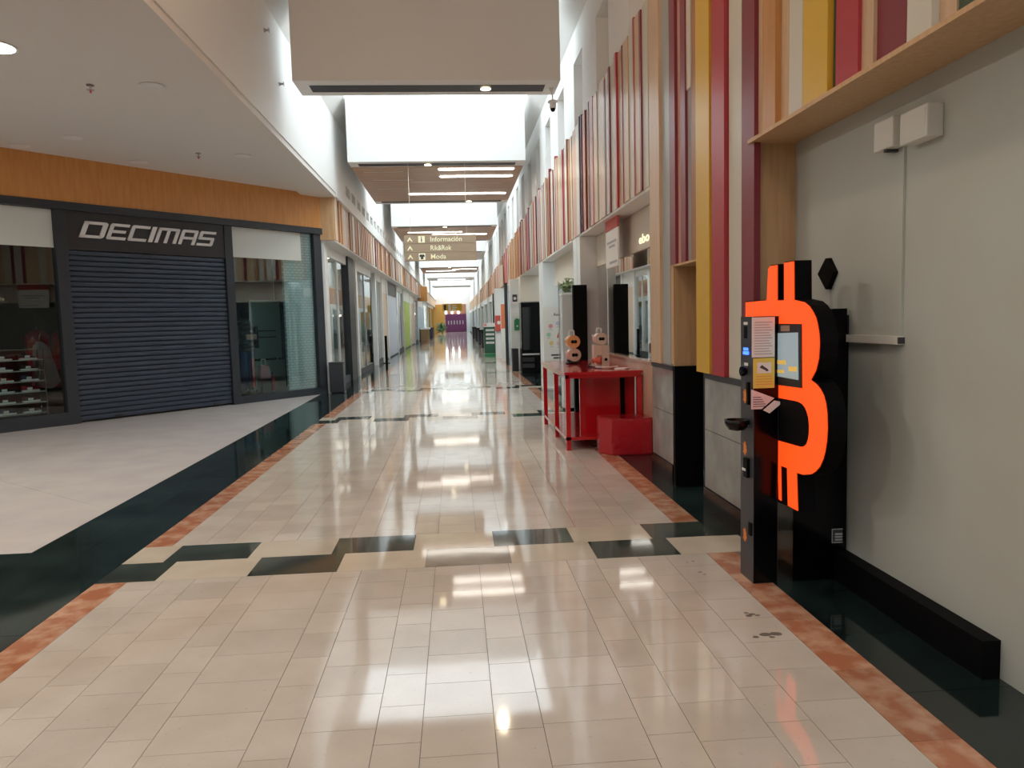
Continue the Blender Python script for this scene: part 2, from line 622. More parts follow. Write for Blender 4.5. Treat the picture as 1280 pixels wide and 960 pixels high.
holesL = [(20.0 + 1.12 * i, 20.75 + 1.12 * i, 5.02, 5.28) for i in range(30)]
ul = struct(holed_wall(WL, WL - 0.30, -8, 112, 4.8, 6.6, holesL, WL - 0.22).build('wall_left', 'white_paint'), 'white upper corridor wall with small vent niches')
holesR = [(10.32 + 2.06 * i, 11.2 + 2.06 * i, 4.2, 6.08) for i in range(-4, 30)]
ur = struct(holed_wall(WR, WR + 0.30, -8, 112, 3.06, 6.6, holesR, WR + 0.26).build('wall_right', 'white_paint'), 'white upper corridor wall with tall narrow niches above the coloured slats')
# sloping cornices up to the glazing
MB().prism([(WL, 6.6), (WL + 0.30, ZR), (WL + 0.30, ZR + 0.1), (WL - 0.3, ZR + 0.1), (WL - 0.3, 6.6)], -8, 112, 'y').build('cornice', 'white_paint', ul)
MB().prism([(WR, 6.6), (WR - 0.30, ZR), (WR - 0.30, ZR + 0.1), (WR + 0.3, ZR + 0.1), (WR + 0.3, 6.6)], -8, 112, 'y').build('cornice', 'white_paint', ur)

# left low ceiling over the shop forecourt
cl = struct(B(-16, -3.5, -8, 20, 4.76, 5.0).build('ceiling', 'ceiling_paint'), 'low white plaster ceiling over the shop forecourt')
B(-3.5, WL - 0.02, -8, 18.4, 4.70, 5.0).build('soffit_beam', 'ceiling_paint', cl)
struct(B(-16.2, -16, -8, 25, 0, 5).build('wall_forecourt', 'white_paint'))
struct(B(-16.2, 3.0, -8.3, -8, 0, 7.2).build('wall_added', 'white_paint'), 'added wall behind the viewer shutting out daylight')  # unseen, added to cut daylight from the rear and darken the near bay
struct(B(WL + 0.3, WR - 0.3, -6.5, -2.2, ZR, ZR + 0.02).build('window_0', 'skylight_glass'), 'added rooflight letting fill light in behind the viewer')  # unseen opening added to light the near floor from behind
struct(MB().box(WL - 0.3, WR + 0.3, -2.2, 12.25, ZR, ZR + 0.2).box(WL - 0.3, WR + 0.3, -8, -6.5, ZR, ZR + 0.2).build('ceiling_vault', 'white_paint'), 'closed roof above the near bay')

# dropped ceiling slabs across the corridor
SX0, SX1 = -2.43, 1.81


def light_bar(parent, x0, x1, y, z=ZS, wdt=0.16):
    mb = MB()
    pts = []
    for k in range(9):
        t = -math.pi / 2 + math.pi * k / 8
        pts.append((x1 - wdt / 2 + wdt / 2 * math.cos(t), y + wdt / 2 * math.sin(t)))
    for k in range(9):
        t = math.pi / 2 + math.pi * k / 8
        pts.append((x0 + wdt / 2 + wdt / 2 * math.cos(t), y + wdt / 2 * math.sin(t)))
    mb.prism(pts, z - 0.015, z + 0.01, 'z')
    return mb.build('light_bar', 'lamp_white', parent)


def slot(parent, y0, y1, spot_x):
    """recessed black light slot with one warm spot"""
    B(SX0 + 0.21, SX1 - 0.22, y0, y1, ZS - 0.004, ZS + 0.02).build('light_slot', 'slot_black', parent)
    for sx in spot_x:
        MB().lathe([(0.05, 0), (0.085, -0.012)], (sx, (y0 + y1) / 2, ZS - 0.004), 'z', 14).build('spot_lamp', 'spot_warm', parent)
        ld = bpy.data.lights.new('spot_light', 'SPOT')
        ld.energy = 60
        ld.color = (1, 0.85, 0.6)
        ld.spot_size = 2.2
        ld.shadow_soft_size = 0.06
        lo = bpy.data.objects.new('spot_light', ld)
        C.objects.link(lo)
        lo.location = (sx, (y0 + y1) / 2, ZS - 0.05)
        lo.parent = parent


beam0 = tag(B(SX0, SX1, 12.2, 12.98, ZS, ZR).build('ceiling_beam', 'white_paint'), kind='structure')
beam0['label'] = 'deep plaster ceiling beam with a black light slot above the near bay'
slot(beam0, 12.44, 12.79, [0.62])
SLABS = [(18.2, 24.6, True), (30.3, 36.3, True), (41.6, 47.5, False), (53.5, 60, True), (66.5, 71, False), (82, 86, False)]
LIGHTS = {0: [(-0.31, 1.6, 19.05), (-0.29, 1.63, 19.98), (-1.27, 1.63, 22.65)], 1: [(-1.9, 0.4, 32.3), (-0.9, 1.5, 33.2)],
          2: [(-1.5, 1.2, 44)], 3: [(-2.1, 0.1, 57), (-0.1, 1.7, 55.5)], 4: [(-1.5, 1.0, 69)], 5: []}
for i, (y0, y1, wood) in enumerate(SLABS):
    s = tag(B(SX0, SX1, y0, y1, ZS, ZR).build('ceiling_slab', 'white_paint'), kind='structure')
    s['label'] = 'dropped white ceiling slab with timber boarded underside crossing the corridor'
    if wood:
        n = 9
        ya, yb = y0 + 0.62, y1 - 0.62
        for k in range(n):
            B(SX0 + 0.01, SX1 - 0.01, ya + (yb - ya) * k / n + 0.004, ya + (yb - ya) * (k + 1) / n - 0.004, ZS - 0.02, ZS + 0.02).build('ceiling_board', 'oak_across', s)
        if i < 2:
            for (xa, xb, yy) in ((-2.2, -1.2, ya + .5), (-2.1, -1.0, ya + 1.6), (-1.1, -0.1, ya + 1.9), (-2.1, -1.1, ya + 2.9), (0.4, 1.4, ya + 2.2)):  # thin pale strips across the boards
                B(xa, xb, yy, yy + 0.02, ZS - 0.024, ZS - 0.01).build('pale_strip', 'lamp_off', s)
    slot(s, y0 + 0.22, y0 + 0.52, [-0.55 if i % 2 == 0 else -0.3] if i < 4 else [])
    slot(s, y1 - 0.52, y1 - 0.22, [0.55 if i % 2 == 0 else 0.3] if i < 2 else [])
    for (xa, xb, yy) in LIGHTS[i]:
        light_bar(s, xa, xb, yy, ZS - 0.02)
# skylight glazing between the slabs
gaps = [(12.98, 18.2)] + [(a[1], b[0]) for a, b in zip(SLABS[:-1], SLABS[1:])] + [(86, 110)]
for i, (ya, yb) in enumerate(gaps):
    wn = struct(B(WL + 0.3, WR - 0.3, ya, yb, ZR, ZR + 0.02).build('window_%d' % (i + 1), 'skylight_glass'), 'rooflight glazing over the corridor')
    n = max(2, int((yb - ya) / 2.2))
    for k in range(1, n):
        B(WL + 0.3, WR - 0.3, ya + (yb - ya) * k / n - 0.03, ya + (yb - ya) * k / n + 0.03, ZR + 0.021, ZR + 0.12).build('glazing_bar', 'white_paint', wn)
struct(B(-4.2, 4.2, 110, 110.3, 4.07, ZR + 0.1).build('wall_end', 'white_paint'), 'white gable wall closing the far end of the corridor')

# ================================================================== RIGHT SIDE: coloured slats, piers, recesses
XS = 2.11     # slat face plane
XW = 2.418    # recessed wall
rw = struct(B(XW, XW + 0.2, -8, 5.15, 0, 2.9).build('wall_recess', 'grey_wall'), 'plain grey painted wall in the recess behind the machine')
# timber lining of the recess
B(2.07, XW, -8, 5.15, 2.86, 2.885).build('timber_lintel', 'oak', rw)
B(2.142, XW, 5.15, 5.18, 1.10, 2.86).build('timber_reveal', 'oak', rw)
struct(B(2.328, XW, 3.07, 6.0, 0, 0.18).build('baseboard_right', 'black_matte'), 'low black plinth along the foot of the grey wall')
# pier with slats
pier = struct(MB().box(2.14, 2.20, 5.18, 6.22, 0.9, 5.6).box(2.14, 2.20, 6.22, 7.10, 2.17, 5.6).box(2.14, 2.20, 7.10, 7.74, 0.9, 5.6).box(2.14, 2.20, -8, 5.18, 2.885, 5.6).build('wall_pier', 'oak'),
              'timber backed pier clad in coloured vertical slats')
G = {'t': 'slat_tan', 'o': 'slat_orange', 'b': 'slat_brown', 'w': 'slat_white', 'g': 'slat_grey', 'y': 'slat_yellow', 'l': 'slat_olive', 'r': 'slat_red', 'm': 'slat_maroon',
     'p': 'slat_purple', 'n': 'slat_green', 's': 'slat_rose'}


def ycol(c, x=XS):
    """distance along the corridor of a slat edge on the slat plane, from its bearing off the corridor axis"""
    t = (c - 640) / 926.0
    d = fwd + r2 * t + u2 * (380 / 926.0)
    return x / (d.x / d.y)


SLATS = [  # bearing marks, colour, proud depth (m), bottom, top
    (808, 823, 't', .03, None), (823, 836, 'g', 0, None), (836, 843, 'm', .03, None), (843, 850, 's', 0, None), (850, 856, 'm', .025, None), (856, 863, 'w', .01, 'hi'), (856, 863, 'g', 0, 'lo'),
    (863, 869, 'b', 0, None), (869, 886, 'y', .04, None), (886, 889, 'n', 0, None), (889, 905, 'r', .045, None), (905, 911, 't', 0, None), (911, 927, 'w', .012, None),
    (927, 943, 'm', .04, None), (943, 953, 't', .01, None), (953, 969, 'o', .04, None), (969, 986, 't', .0, None), (986, 1003, 'w', .01, None), (1003, 1034, 'y', .035, None),
    (1034, 1044, 'n', 0, None), (1044, 1072, 'r', .04, None), (1072, 1091, 't', .02, None), (1091, 1132, 'm', .0, None), (1132, 1163, 'w', .045, None), (1163, 1194, 't', .01, None), (1194, 1232, 'n', 0, None),
    (1232, 1290, 'p', .03, None), (1290, 1340, 'r', .0, None), (1340, 1420, 't', .03, None), (1420, 1500, 'y', .0, None)]
for (c0, c1, col, dep, lim) in SLATS:
    dep *= 1.0
    xf = XS + 0.03 - dep - 0.006
    ya, yb = ycol(c1, xf), ycol(c0, xf)
    if c0 >= 808 and yb > 7.9:
        yb = 7.9
    ym = (ya + yb) / 2
    zb = 1.19 if (5.16 < ym < 6.25 or ym > 7.12) else (2.17 if 6.25 <= ym <= 7.12 else 2.885)
    if 5.05 < yb < 5.3 and ya < 5.12:
        zb = 2.885
    zt = 5.6
    if lim == 'hi':
        zb = 3.68
    if lim == 'lo':
        zt = 3.68
    B(xf, 2.14, ya + 0.002, yb - 0.002, zb, zt).build('slat', G[col], pier)
# near slats beyond the frame
y = -0.2
for i in range(14):
    B(XS + 0.02 - 0.03 * (i % 3), 2.14, -0.9 - 0.25 * i, -0.66 - 0.25 * i, 2.885, 5.6).build('slat', G['tmwyogrnst'[i % 10]], pier)
# the niche through the pier: timber above, black below
B(2.11, 2.70, 7.07, 7.10, 1.19, 2.17).build('niche_reveal', 'oak', pier)
B(2.105, 2.385, 7.03, 7.10, 0, 1.19).build('niche_plinth', 'black_matte', pier)
B(2.11, 2.70, 6.22, 7.10, 2.15, 2.17).build('niche_head', 'oak', pier)
B(2.70, 2.72, 6.0, 7.2, 0, 2.2).build('niche_back', 'black_matte', pier)
B(2.14, 2.70, 6.20, 6.22, 0, 2.17).build('niche_reveal', 'oak', pier)
# marble wainscot under the pier slats, with dark skirting
wsc = struct(B(2.13, 2.30, 5.16, 6.2, 0, 1.2).build('wall_wainscot', 'grey_marble'), 'grey marble wainscot below the coloured slats')
for (ya, yb) in ((5.17, 6.19), (7.12, 7.90)):
    for (za, zb) in ((0.20, 0.70), (0.705, 1.14)):
        B(2.115, 2.135, ya, yb, za, zb).build('marble_panel', 'grey_marble', wsc)
    B(2.10, 2.135, ya, yb, 0, 0.195).build('skirting', 'black_gloss', wsc)
    B(2.105, 2.135, ya, yb, 1.145, 1.185).build('trim_strip', 'dark_steel', wsc)
B(2.135, 2.36, 7.12, 7.90, 0, 1.2).build('pier_core', 'grey_marble', wsc)

# long slatted fascia beyond the pier
fas = struct(B(2.15, WR, 7.9, 112, 3.06, 4.2).build('wall_fascia_right', 'oak'), 'long fascia of vertical coloured slats above the right hand shops')
B(2.11, 2.75, 7.9, 112, 3.03, 3.06).build('fascia_soffit', 'white_paint', fas)
zones = [(7.93, 13.0, 'wtstwtsw', 'mppmmrm'), (13.0, 17.5, 'wtwstwgt', 'rmrmbr'), (17.5, 20.5, 'wwgtwgw', 'mrnb'), (20.5, 23.5, 'sttrs', 'rmbo'), (23.5, 28.5, 'tottt', 'obo'), (28.5, 34, 'sttrs', 'rmbo'), (34, 60, 'tbsbt', 'bob')]
rs = random.Random(11)
for (za_, zb_, light, dark) in zones:
    y = za_
    while y < zb_:
        wd = rs.uniform(0.13, 0.34) if y < 34 else rs.uniform(0.4, 0.8)
        top = 4.98 - 0.026 * (min(y, 45) - 8) + rs.uniform(-0.05, 0.05)
        B(2.092 + rs.choice((0, .012, .02)), 2.15, y, min(y + wd, zb_) - 0.003, 3.062, top).build('slat', G[rs.choice(light)], fas)
        y += wd
        if rs.random() < 0.55 and y < zb_:
            w2 = rs.uniform(0.05, 0.09) if y < 34 else 0.2
            B(2.085, 2.15, y, y + w2 - 0.003, 3.062, top + rs.uniform(-0.04, 0.08)).build('slat', G[rs.choice(dark)], fas)
            y += w2
mb = MB()
y = 60
while y < 110:
    wd = rs.uniform(0.6, 1.4)
    mb.box(2.05 + rs.choice((0, .05)), 2.15, y, y + wd - 0.02, 3.065, 4.1)
    y += wd
tag(mb.build('distant_slats', 'slat_tan', fas), kind='stuff')
tb = B(2.03, 2.06, 31.3, 33.6, 3.1, 4.0).build('blank_panel', 'slat_tan', fas)

# mirror shopfront behind the red table
ms = thing('shopfront', (2.4, 10.3, 0), 'mirror-like glass shopfront on a peach marble base behind the red table', 'shopfront')
B(2.36, 2.50, 7.91, 12.34, 0, 1.10).build('stall_riser', 'peach_marble', ms)
B(2.34, 2.50, 7.91, 12.34, 1.10, 1.125).build('sill', 'peach_marble', ms)
B(2.40, 2.415, 7.91, 12.34, 1.125, 2.52).build('pane', 'pane_mirror', ms)
B(2.38, 2.50, 7.91, 12.34, 2.52, 3.02).build('fascia_panel', 'cream_paint', ms)
B(2.70, 2.72, 7.91, 12.34, 0, 3.025).build('back_panel', 'store_dark', ms)
B(2.395, 2.42, 11.55, 11.60, 1.125, 2.52).build('mullion', 'shop_white', ms)
text('ebo', 0.16, (2.375, 9.46, 2.60), (0, -1, 0), (0, 0, 1), 'lit_cream', 'lettering', ms, width=0.5)
hs = thing('notice_board', (2.2, 10.25, 2.37), 'white hanging notice with a red heading above the mirror shopfront', 'sign')
B(2.19, 2.21, 9.87, 10.65, 2.37, 2.88).build('board', 'paper', hs)
B(2.185, 2.21, 9.87, 10.65, 2.885, 3.03).build('heading', 'shop_red', hs)
for k, (zz, a, b) in enumerate(((2.70, 10.55, 9.95), (2.64, 10.42, 10.05), (2.42, 10.4, 9.93))):
    B(2.186, 2.189, b, a, zz, zz + 0.03).build('text_line', 'ink_grey', hs)

# white columns along the right side
for i, (ya, yb, x1) in enumerate(((12.35, 13.05, 2.75), (17.65, 18.45, 2.75))):
    cst = struct(B(2.10, x1, ya, yb, 0, 3.025).build('pillar', 'shop_white'), ['white square pillar beside the mirror shopfront', 'white square pillar behind the dotted poster panel'][i])
    B(2.098, 2.10, ya + 0.3, ya + 0.31, 0, 3.025).build('joint', 'ink_grey', cst)
bp = tag(B(1.94, 2.17, 12.14, 12.26, 0, 2.22).build('display_totem', 'black_matte', bevel=0.008), 'tall black display totem between the red table and the white pillar', 'totem')
s2 = thing('shopfront', (2.4, 15.3, 0), 'glazed shopfront with cream header between the two white pillars', 'shopfront')
B(2.34, 2.5, 13.06, 17.25, 2.42, 3.02).build('fascia_panel', 'cream_paint', s2)
B(2.40, 2.415, 13.06, 17.25, 0.1, 2.42).build('pane', 'pane_shop', s2)
B(2.36, 2.46, 13.06, 17.25, 0, 0.1).build('sill', 'dark_steel', s2)
B(2.40, 2.84, 17.25, 17.28, 0, 3.02).build('return_panel', 'shop_white', s2)
for yy in (14.6, 16.1):
    B(2.385, 2.43, yy, yy + 0.06, 0.1, 2.42).build('mullion', 'shop_white', s2)
B(2.85, 2.94, 13.06, 17.25, 0, 3.025).build('back_panel', 'shop_blue', s2)
def shrub(name, c, r, label, seed, m='leaf', n=90):
    q = random.Random(seed)
    t = thing(name, (c[0], c[1], c[2] - r[2]), label, 'plant')
    mb = MB()
    for i in range(n):
        p = Vector((q.gauss(0, .42), q.gauss(0, .42), q.gauss(0, .42)))
        p = Vector((c[0] + p.x * r[0], c[1] + p.y * r[1], c[2] + p.z * r[2]))
        d = Vector((q.uniform(-1, 1), q.uniform(-1, 1), q.uniform(-.4, 1))).normalized()
        s = d.orthogonal().normalized() * 0.16 * min(r)
        l = d * 0.55 * min(r)
        mb.add([tuple(p - l), tuple(p + s), tuple(p + l), tuple(p - s)], [(0, 1, 2, 3)])
    tag(mb.build('foliage', m, t), kind='stuff')
    MB().tube((c[0], c[1], c[2] - r[2]), c, 0.012, 0.006).build('stem', 'box_brown', t)
    return t


# dotted poster panel
wt = thing('poster_stand', (2.3, 17.42, 0), 'white standing poster panel with pastel dots in front of the pillar', 'poster')
B(2.06, 2.56, 17.40, 17.46, 0.05, 1.95).build('panel', 'plastic_white', wt)
B(2.02, 2.60, 17.30, 17.56, 0, 0.05).build('base', 'plastic_white', wt)
for (dx, dz, mm) in ((.17, 1.50, 'dot_rose'), (.34, 1.56, 'dot_lilac'), (.12, 1.30, 'dot_green'), (.18, 1.10, 'dot_yellow'), (.36, 1.08, 'dot_pink')):
    MB().lathe([(0.052, 0), (0.052, -0.004)], (2.06 + dx, 17.40, dz), 'y', 18).build('dot', mm, wt)
    B(2.06 + dx - .04, 2.06 + dx + .04, 17.397, 17.40, dz - .09, dz - .075).build('caption', 'ink_grey', wt)
MB().prism([(2.37, 1.22), (2.42, 1.38), (2.45, 1.38), (2.50, 1.22), (2.46, 1.22), (2.435, 1.31), (2.40, 1.22)], 17.396, 17.40, 'y').build('emblem', 'shop_red', wt)
MB().prism([(2.40, 1.25), (2.50, 1.29), (2.50, 1.26), (2.42, 1.22)], 17.393, 17.396, 'y').build('emblem_bird', 'shop_red', wt)
text('Auchan', 0.1, (2.30, 17.395, 1.74), (1, 0, 0), (0, 0, 1), 'ink', 'heading', wt, width=0.26)
for zz, a, b in ((0.80, .17, .44), (0.73, .22, .47), (0.36, .2, .45), (.31, .25, .42)):
    B(2.06 + a, 2.06 + b, 17.396, 17.40, zz, zz + 0.035).build('text_line', 'ink', wt)

# black kiosk and neighbours
kk = thing('photo_kiosk', (2.3, 23.5, 0), 'tall black glossy kiosk under a cream header beside the white wall', 'kiosk')
B(2.05, 2.70, 23.2, 23.9, 0.0, 2.2).build('cabinet', 'black_gloss', kk, bevel=0.02)
B(2.09, 2.36, 23.17, 23.2, 0.72, 2.05).build('door_pane', 'pane_dark', kk)
B(2.06, 2.60, 23.14, 23.2, 0.55, 0.60).build('shelf', 'clear_grey', kk)
for zz in (0.15, 0.34):
    B(2.07, 2.44, 23.18, 23.2, zz, zz + 0.13).build('drawer', 'black_soft', kk)
hd = struct(B(2.05, 2.75, 23.2, 23.9, 2.22, 3.02).build('wall_header', 'cream_paint'), 'cream header wall over the kiosk')
bn = thing('litter_bin', (1.93, 24.2, 0), 'low black litter bin next to the black kiosk', 'bin')
B(1.81, 2.0, 23.95, 24.5, 0, 0.70).build('body', 'black_soft', bn)
B(1.80, 2.0, 23.94, 24.51, 0.70, 0.73).build('lid', 'dark_steel', bn)
pw = struct(B(1.86, 2.75, 25.0, 25.5, 0, 3.025).build('pillar', 'shop_white'), 'white wall end with a pictogram plate behind the kiosk')
pg = thing('pictogram_plate', (2.04, 24.98, 2.19), 'square white plate with a black telephone pictogram high on the wall end', 'sign')
B(1.91, 2.11, 24.97, 24.998, 2.18, 2.54).build('plate', 'paper', pg)
B(1.93, 2.09, 24.962, 24.97, 2.27, 2.51).build('symbol', 'ink', pg)
MB().lathe([(0.05, 0), (0.05, -0.006)], (2.01, 24.962, 2.38), 'y', 14).build('symbol_ring', 'paper', pg)
gs = thing('first_aid_sign', (2.06, 24.7, 1.31), 'rounded green sign on the wall end above the litter bin', 'sign')
mb = MB()
pts = [(1.97, 1.31), (2.16, 1.31), (2.16, 1.58)] + [(2.065 + 0.095 * math.cos(t), 1.60 + 0.11 * math.sin(t)) for t in [math.pi * k / 8 for k in range(9)]] + [(1.97, 1.58)]
mb.prism(pts, 24.95, 24.999, 'y').build('plate', 'sign_green', gs)
MB().lathe([(0.03, 0), (0.03, -0.005)], (2.07, 24.95, 1.45), 'y', 10).build('symbol', 'paper', gs)
po = struct(B(1.83, 1.94, 27.4, 27.6, 0, 3.025).build('pillar', 'black_soft'), 'slim dark steel post under the slatted fascia')
op = thing('poster', (1.91, 30.0, 1.2), 'orange and red poster on a white stand behind the dark post', 'poster')
B(1.84, 2.05, 30.0, 30.04, 1.32, 2.30).build('print', 'shop_orange', op)
B(1.84, 2.05, 30.0, 30.2, 0.0, 1.31).build('stand', 'plastic_white', op)
rb = thing('fire_point', (1.8, 32, 1.2), 'red wall box with a white ring near the orange poster', 'fire box')
B(1.70, 1.93, 32, 32.12, 1.2, 1.86).build('cabinet', 'shop_red', rb)
MB().lathe([(0.05, 0), (0.08, 0), (0.08, -0.01), (0.05, -0.01)], (1.86, 32, 1.55), 'y', 16).build('ring', 'paper', rb)
B(1.72, 2.3, 32.12, 32.6, 0, 3.025).build('pillar', 'shop_white').__setitem__('kind', 'structure')
gt = thing('menu_totem', (1.55, 33.8, 0), 'dark green menu totem with white rows standing in the corridor', 'totem')
B(1.27, 1.82, 33.8, 33.9, 0.16, 1.36).build('panel', 'totem_green', gt)
B(1.25, 1.84, 33.78, 33.92, 1.37, 1.54).build('header', 'paper', gt)
B(1.28, 1.40, 33.775, 33.78, 1.40, 1.51).build('header_mark', 'dot_rose', gt)
B(1.27, 1.83, 33.65, 34.05, 0, 0.15).build('base', 'sign_green', gt)
for k in range(4):
    B(1.36, 1.73, 33.79, 33.8, 1.17 - k * .19, 1.26 - k * .19).build('menu_row', 'paper', gt)
    B(1.40, 1.69, 33.785, 33.79, 1.20 - k * .19, 1.23 - k * .19).build('menu_text', 'ink_grey', gt)
# far right shopfronts
bk = struct(B(2.95, 3.0, 7.9, 112, 0, 3.1).build('wall_shops_right', 'shop_white'), 'back wall of the right hand shops')
cols = ['shop_blue', 'shop_white', 'shop_lilac', 'shop_cream']
shopR = [(34.5, 39), (39, 44.5), (44.5, 51), (51, 58), (58, 66), (66, 76), (76, 90), (90, 108.4)]
ordn = ['nearest past the green menu totem', 'second past the green menu totem', 'third past the green menu totem', 'fourth past the green menu totem', 'fifth past the green menu totem', 'sixth past the green menu totem', 'next to last before the purple shop', 'last before the purple shop']
for i, (ya, yb) in enumerate(shopR):
    t = thing('shopfront', (2.1, (ya + yb) / 2, 0), 'glazed right hand shopfront with white jambs, ' + ordn[i], 'shopfront')
    B(1.95, 2.35, ya, ya + 0.7, 0, 3.025).build('jamb', 'shop_white', t)
    B(2.10, 2.14, ya + 0.7, yb, 0.15, 2.7).build('pane', 'pane_shop', t)
    B(2.02, 2.2, ya + 0.7, yb, 2.7, 3.025).build('header', 'shop_white', t)
    B(2.08, 2.2, ya + 0.7, yb, 0, 0.15).build('sill', 'dark_steel', t)
    B(2.5, 2.6, ya + 0.7, yb, 0.0, 3.0).build('back_panel', cols[i % 4], t)
B(1.93, 2.0, 38.2, 38.4, 0, 3.025).build('pillar', 'black_soft').__setitem__('kind', 'structure')
for i, (y, h, lab) in enumerate(((45, 0.9, 'dark litter bin by the second far right shopfront'), (51.5, .95, 'black bench block by the fourth far right shopfront'), (60, 1.0, 'black bench block by the fifth far right shopfront'), (70, 1.0, 'black bench block by the sixth far right shopfront'))):
    t = thing('litter_bin' if i == 0 else 'bench_block', (1.8, y, 0), lab, 'bin' if i == 0 else 'bench')
    B(1.55, 1.92, y, y + 1.2, 0.04, h).build('body', 'black_soft', t)
    B(1.52, 1.94, y - 0.03, y + 1.23, h, h + 0.05).build('top', 'black_matte', t)
    B(1.58, 1.90, y + .03, y + 1.17, 0, 0.04).build('foot', 'black_matte', t)
t = thing('pink_stand', (1.75, 43.6, 0), 'magenta stand beside the far litter bin', 'stand')
B(1.62, 1.92, 43.5, 43.6, 0.02, 0.95).build('panel', 'pink_plastic', t)
B(1.60, 1.94, 43.4, 43.7, 0, 0.02).build('foot', 'black_matte', t)

# ================================================================== MACHINE
am = thing('crypto_kiosk', (2.2, 4.5, 0), 'black cash kiosk with a glowing orange coin letter against the grey wall', 'kiosk')
XB = 1.96
B(2.06, 2.405, 4.39, 5.10, 0, 1.66).build('cabinet', 'black_gloss', am)


def yz(px, py, X=XB):
    d = fwd + r2 * ((px - 640) / 926.0) + u2 * ((480 - py) / 926.0)
    t = X / d.x
    return (t * d.y, 1.6875 + t * d.z)


outl_px = [(932, 378), (958.5, 375.5), (960.3, 336), (963, 332.6), (971, 331.4), (971, 375.7), (980, 375.5), (980, 328.8), (991.7, 326.8), (992, 375), (1005, 378), (1011, 383), (1015, 389), (1019, 397), (1021, 405), (1023, 417), (1023.6, 429), (1022.5, 448), (1019, 463),
           (1012.7, 475), (1020, 480.5), (1025, 487), (1029, 495), (1031.5, 505), (1033, 517.5), (1033.4, 536), (1032.5, 551), (1030.6, 564), (1028, 574), (1024, 583), (1019, 589), (1013.7, 592.5), (1004, 593.4), (995, 590.6),
           (996.5, 638.4), (984.7, 632), (983.7, 585), (975.3, 582), (976, 626), (973.4, 624), (971, 550.5), (1000, 558.7), (1005, 558), (1008, 555), (1010, 549), (1011, 542), (1011.3, 532.5), (1010.3, 522), (1008, 513.7), (1005.5, 508.5), (1002.5, 505), (998, 502.3), (993, 501), (968.7, 496.5), (968.7, 481)]
scr_in = [(1003, 485.5), (1002.6, 405), (967.5, 404.6), (967.5, 398), (932, 398)]
poly = [yz(*p) for p in outl_px + scr_in]
MB().prism(poly, XB, XB + 0.006, 'x').build('lit_letter', 'lit_orange', am)
# black body of the letter, a little larger, with straight infill behind the screen
back_px = [(931, 376.5), (957.5, 374.5), (959.3, 335), (962.5, 331.3), (972, 330), (972, 374.5), (979, 374.2), (979, 327.5), (992.6, 325.5), (993, 374), (1006, 377), (1012, 382), (1016.2, 388.4), (1020.2, 396.6), (1022.2, 405), (1024.2, 417), (1024.8, 429), (1023.7, 448), (1020.2, 463),
           (1014.2, 475), (1021, 479.5), (1026, 486.4), (1030, 494.4), (1032.7, 504.5), (1034.2, 517), (1034.6, 536), (1033.7, 551), (1031.8, 564), (1029, 574.5), (1025, 584), (1019.5, 590), (1014, 593.7), (1004, 594.6), (996, 592),
           (997.6, 640.4), (983.8, 633), (931, 610)]
polyb = [yz(*p) for p in back_px]
MB().prism(polyb, XB + 0.006, XB + 0.105, 'x').build('letter_body', 'black_matte', am)
# control column
B(1.803, 1.96, 4.385, 4.59, 0, 1.665).build('control_column', 'atm_grey', am)
B(1.806, 1.955, 4.380, 4.385, 0.005, 1.66).build('side_panel', 'black_gloss', am)


def cf(y0, y1, z0, z1, name, m, d=0.006):
    return B(1.803 - d, 1.803, y0, y1, z0, z1).build(name, m, am)


cf(4.48, 4.54, 1.615, 1.632, 'caption', 'paper', .002)
cf(4.49, 4.53, 1.53, 1.605, 'card_slot', 'black_matte', .004)
cf(4.47, 4.54, 1.455, 1.472, 'caption', 'blue_led', .003)
cf(4.46, 4.53, 1.43, 1.45, 'led_strip', 'blue_led', .01)
cf(4.47, 4.53, 1.36, 1.378, 'caption', 'paper', .002)
MB().lathe([(0.02, 0), (0.032, -0.02), (0.03, -0.035)], (1.803, 4.50, 1.325), 'x', 14).build('scanner', 'black_gloss', am)
cf(4.44, 4.47, 1.12, 1.26, 'bill_slot', 'black_matte', .012)
cf(4.46, 4.52, 0.985, 1.0, 'caption', 'paper', .002)
cf(4.44, 4.50, 0.66, 0.78, 'printer_flap', 'black_matte', .02)
cf(4.46, 4.51, 0.70, 0.715, 'receipt', 'paper', .024)
cf(4.40, 4.44, 0.30, 0.38, 'lock', 'black_matte', .01)


def coin_mark(yc, zc, s):
    pts = [(-.5, .32), (-.2, .36), (-.2, .5), (-.08, .5), (-.08, .36), (.04, .36), (.04, .5), (.16, .5), (.18, .33), (.36, .2), (.30, .05), (.44, -.1), (.36, -.3), (.16, -.36), (.16, -.5), (.04, -.5), (.04, -.36), (-.08, -.36), (-.08, -.5), (-.2, -.5), (-.2, -.36), (-.5, -.32), (-.3, -.2), (-.3, .2)]
    return MB().prism([(yc - p[0] * s * 0.75, zc + p[1] * s) for p in pts], 1.800, 1.803, 'x').build('coin_mark', 'logo_orange', am)


for zc in (1.167, 0.835, 0.275):
    coin_mark(4.515, zc, 0.085)
# palm / bowl reader sticking out
MB().lathe([(0.015, 0.0), (0.05, 0.008), (0.072, 0.04), (0.078, 0.07), (0.066, 0.07), (0.05, 0.05), (0.01, 0.045)], (1.735, 4.48, 0.955), 'z', 20).build('reader_tray', 'black_gloss', am, smooth=True)
# papers on the side of the column
def sheet(x0, x1, z0, z1, m, name='notice'):
    return B(x0, x1, 4.375, 4.379, z0, z1).build(name, m, am)


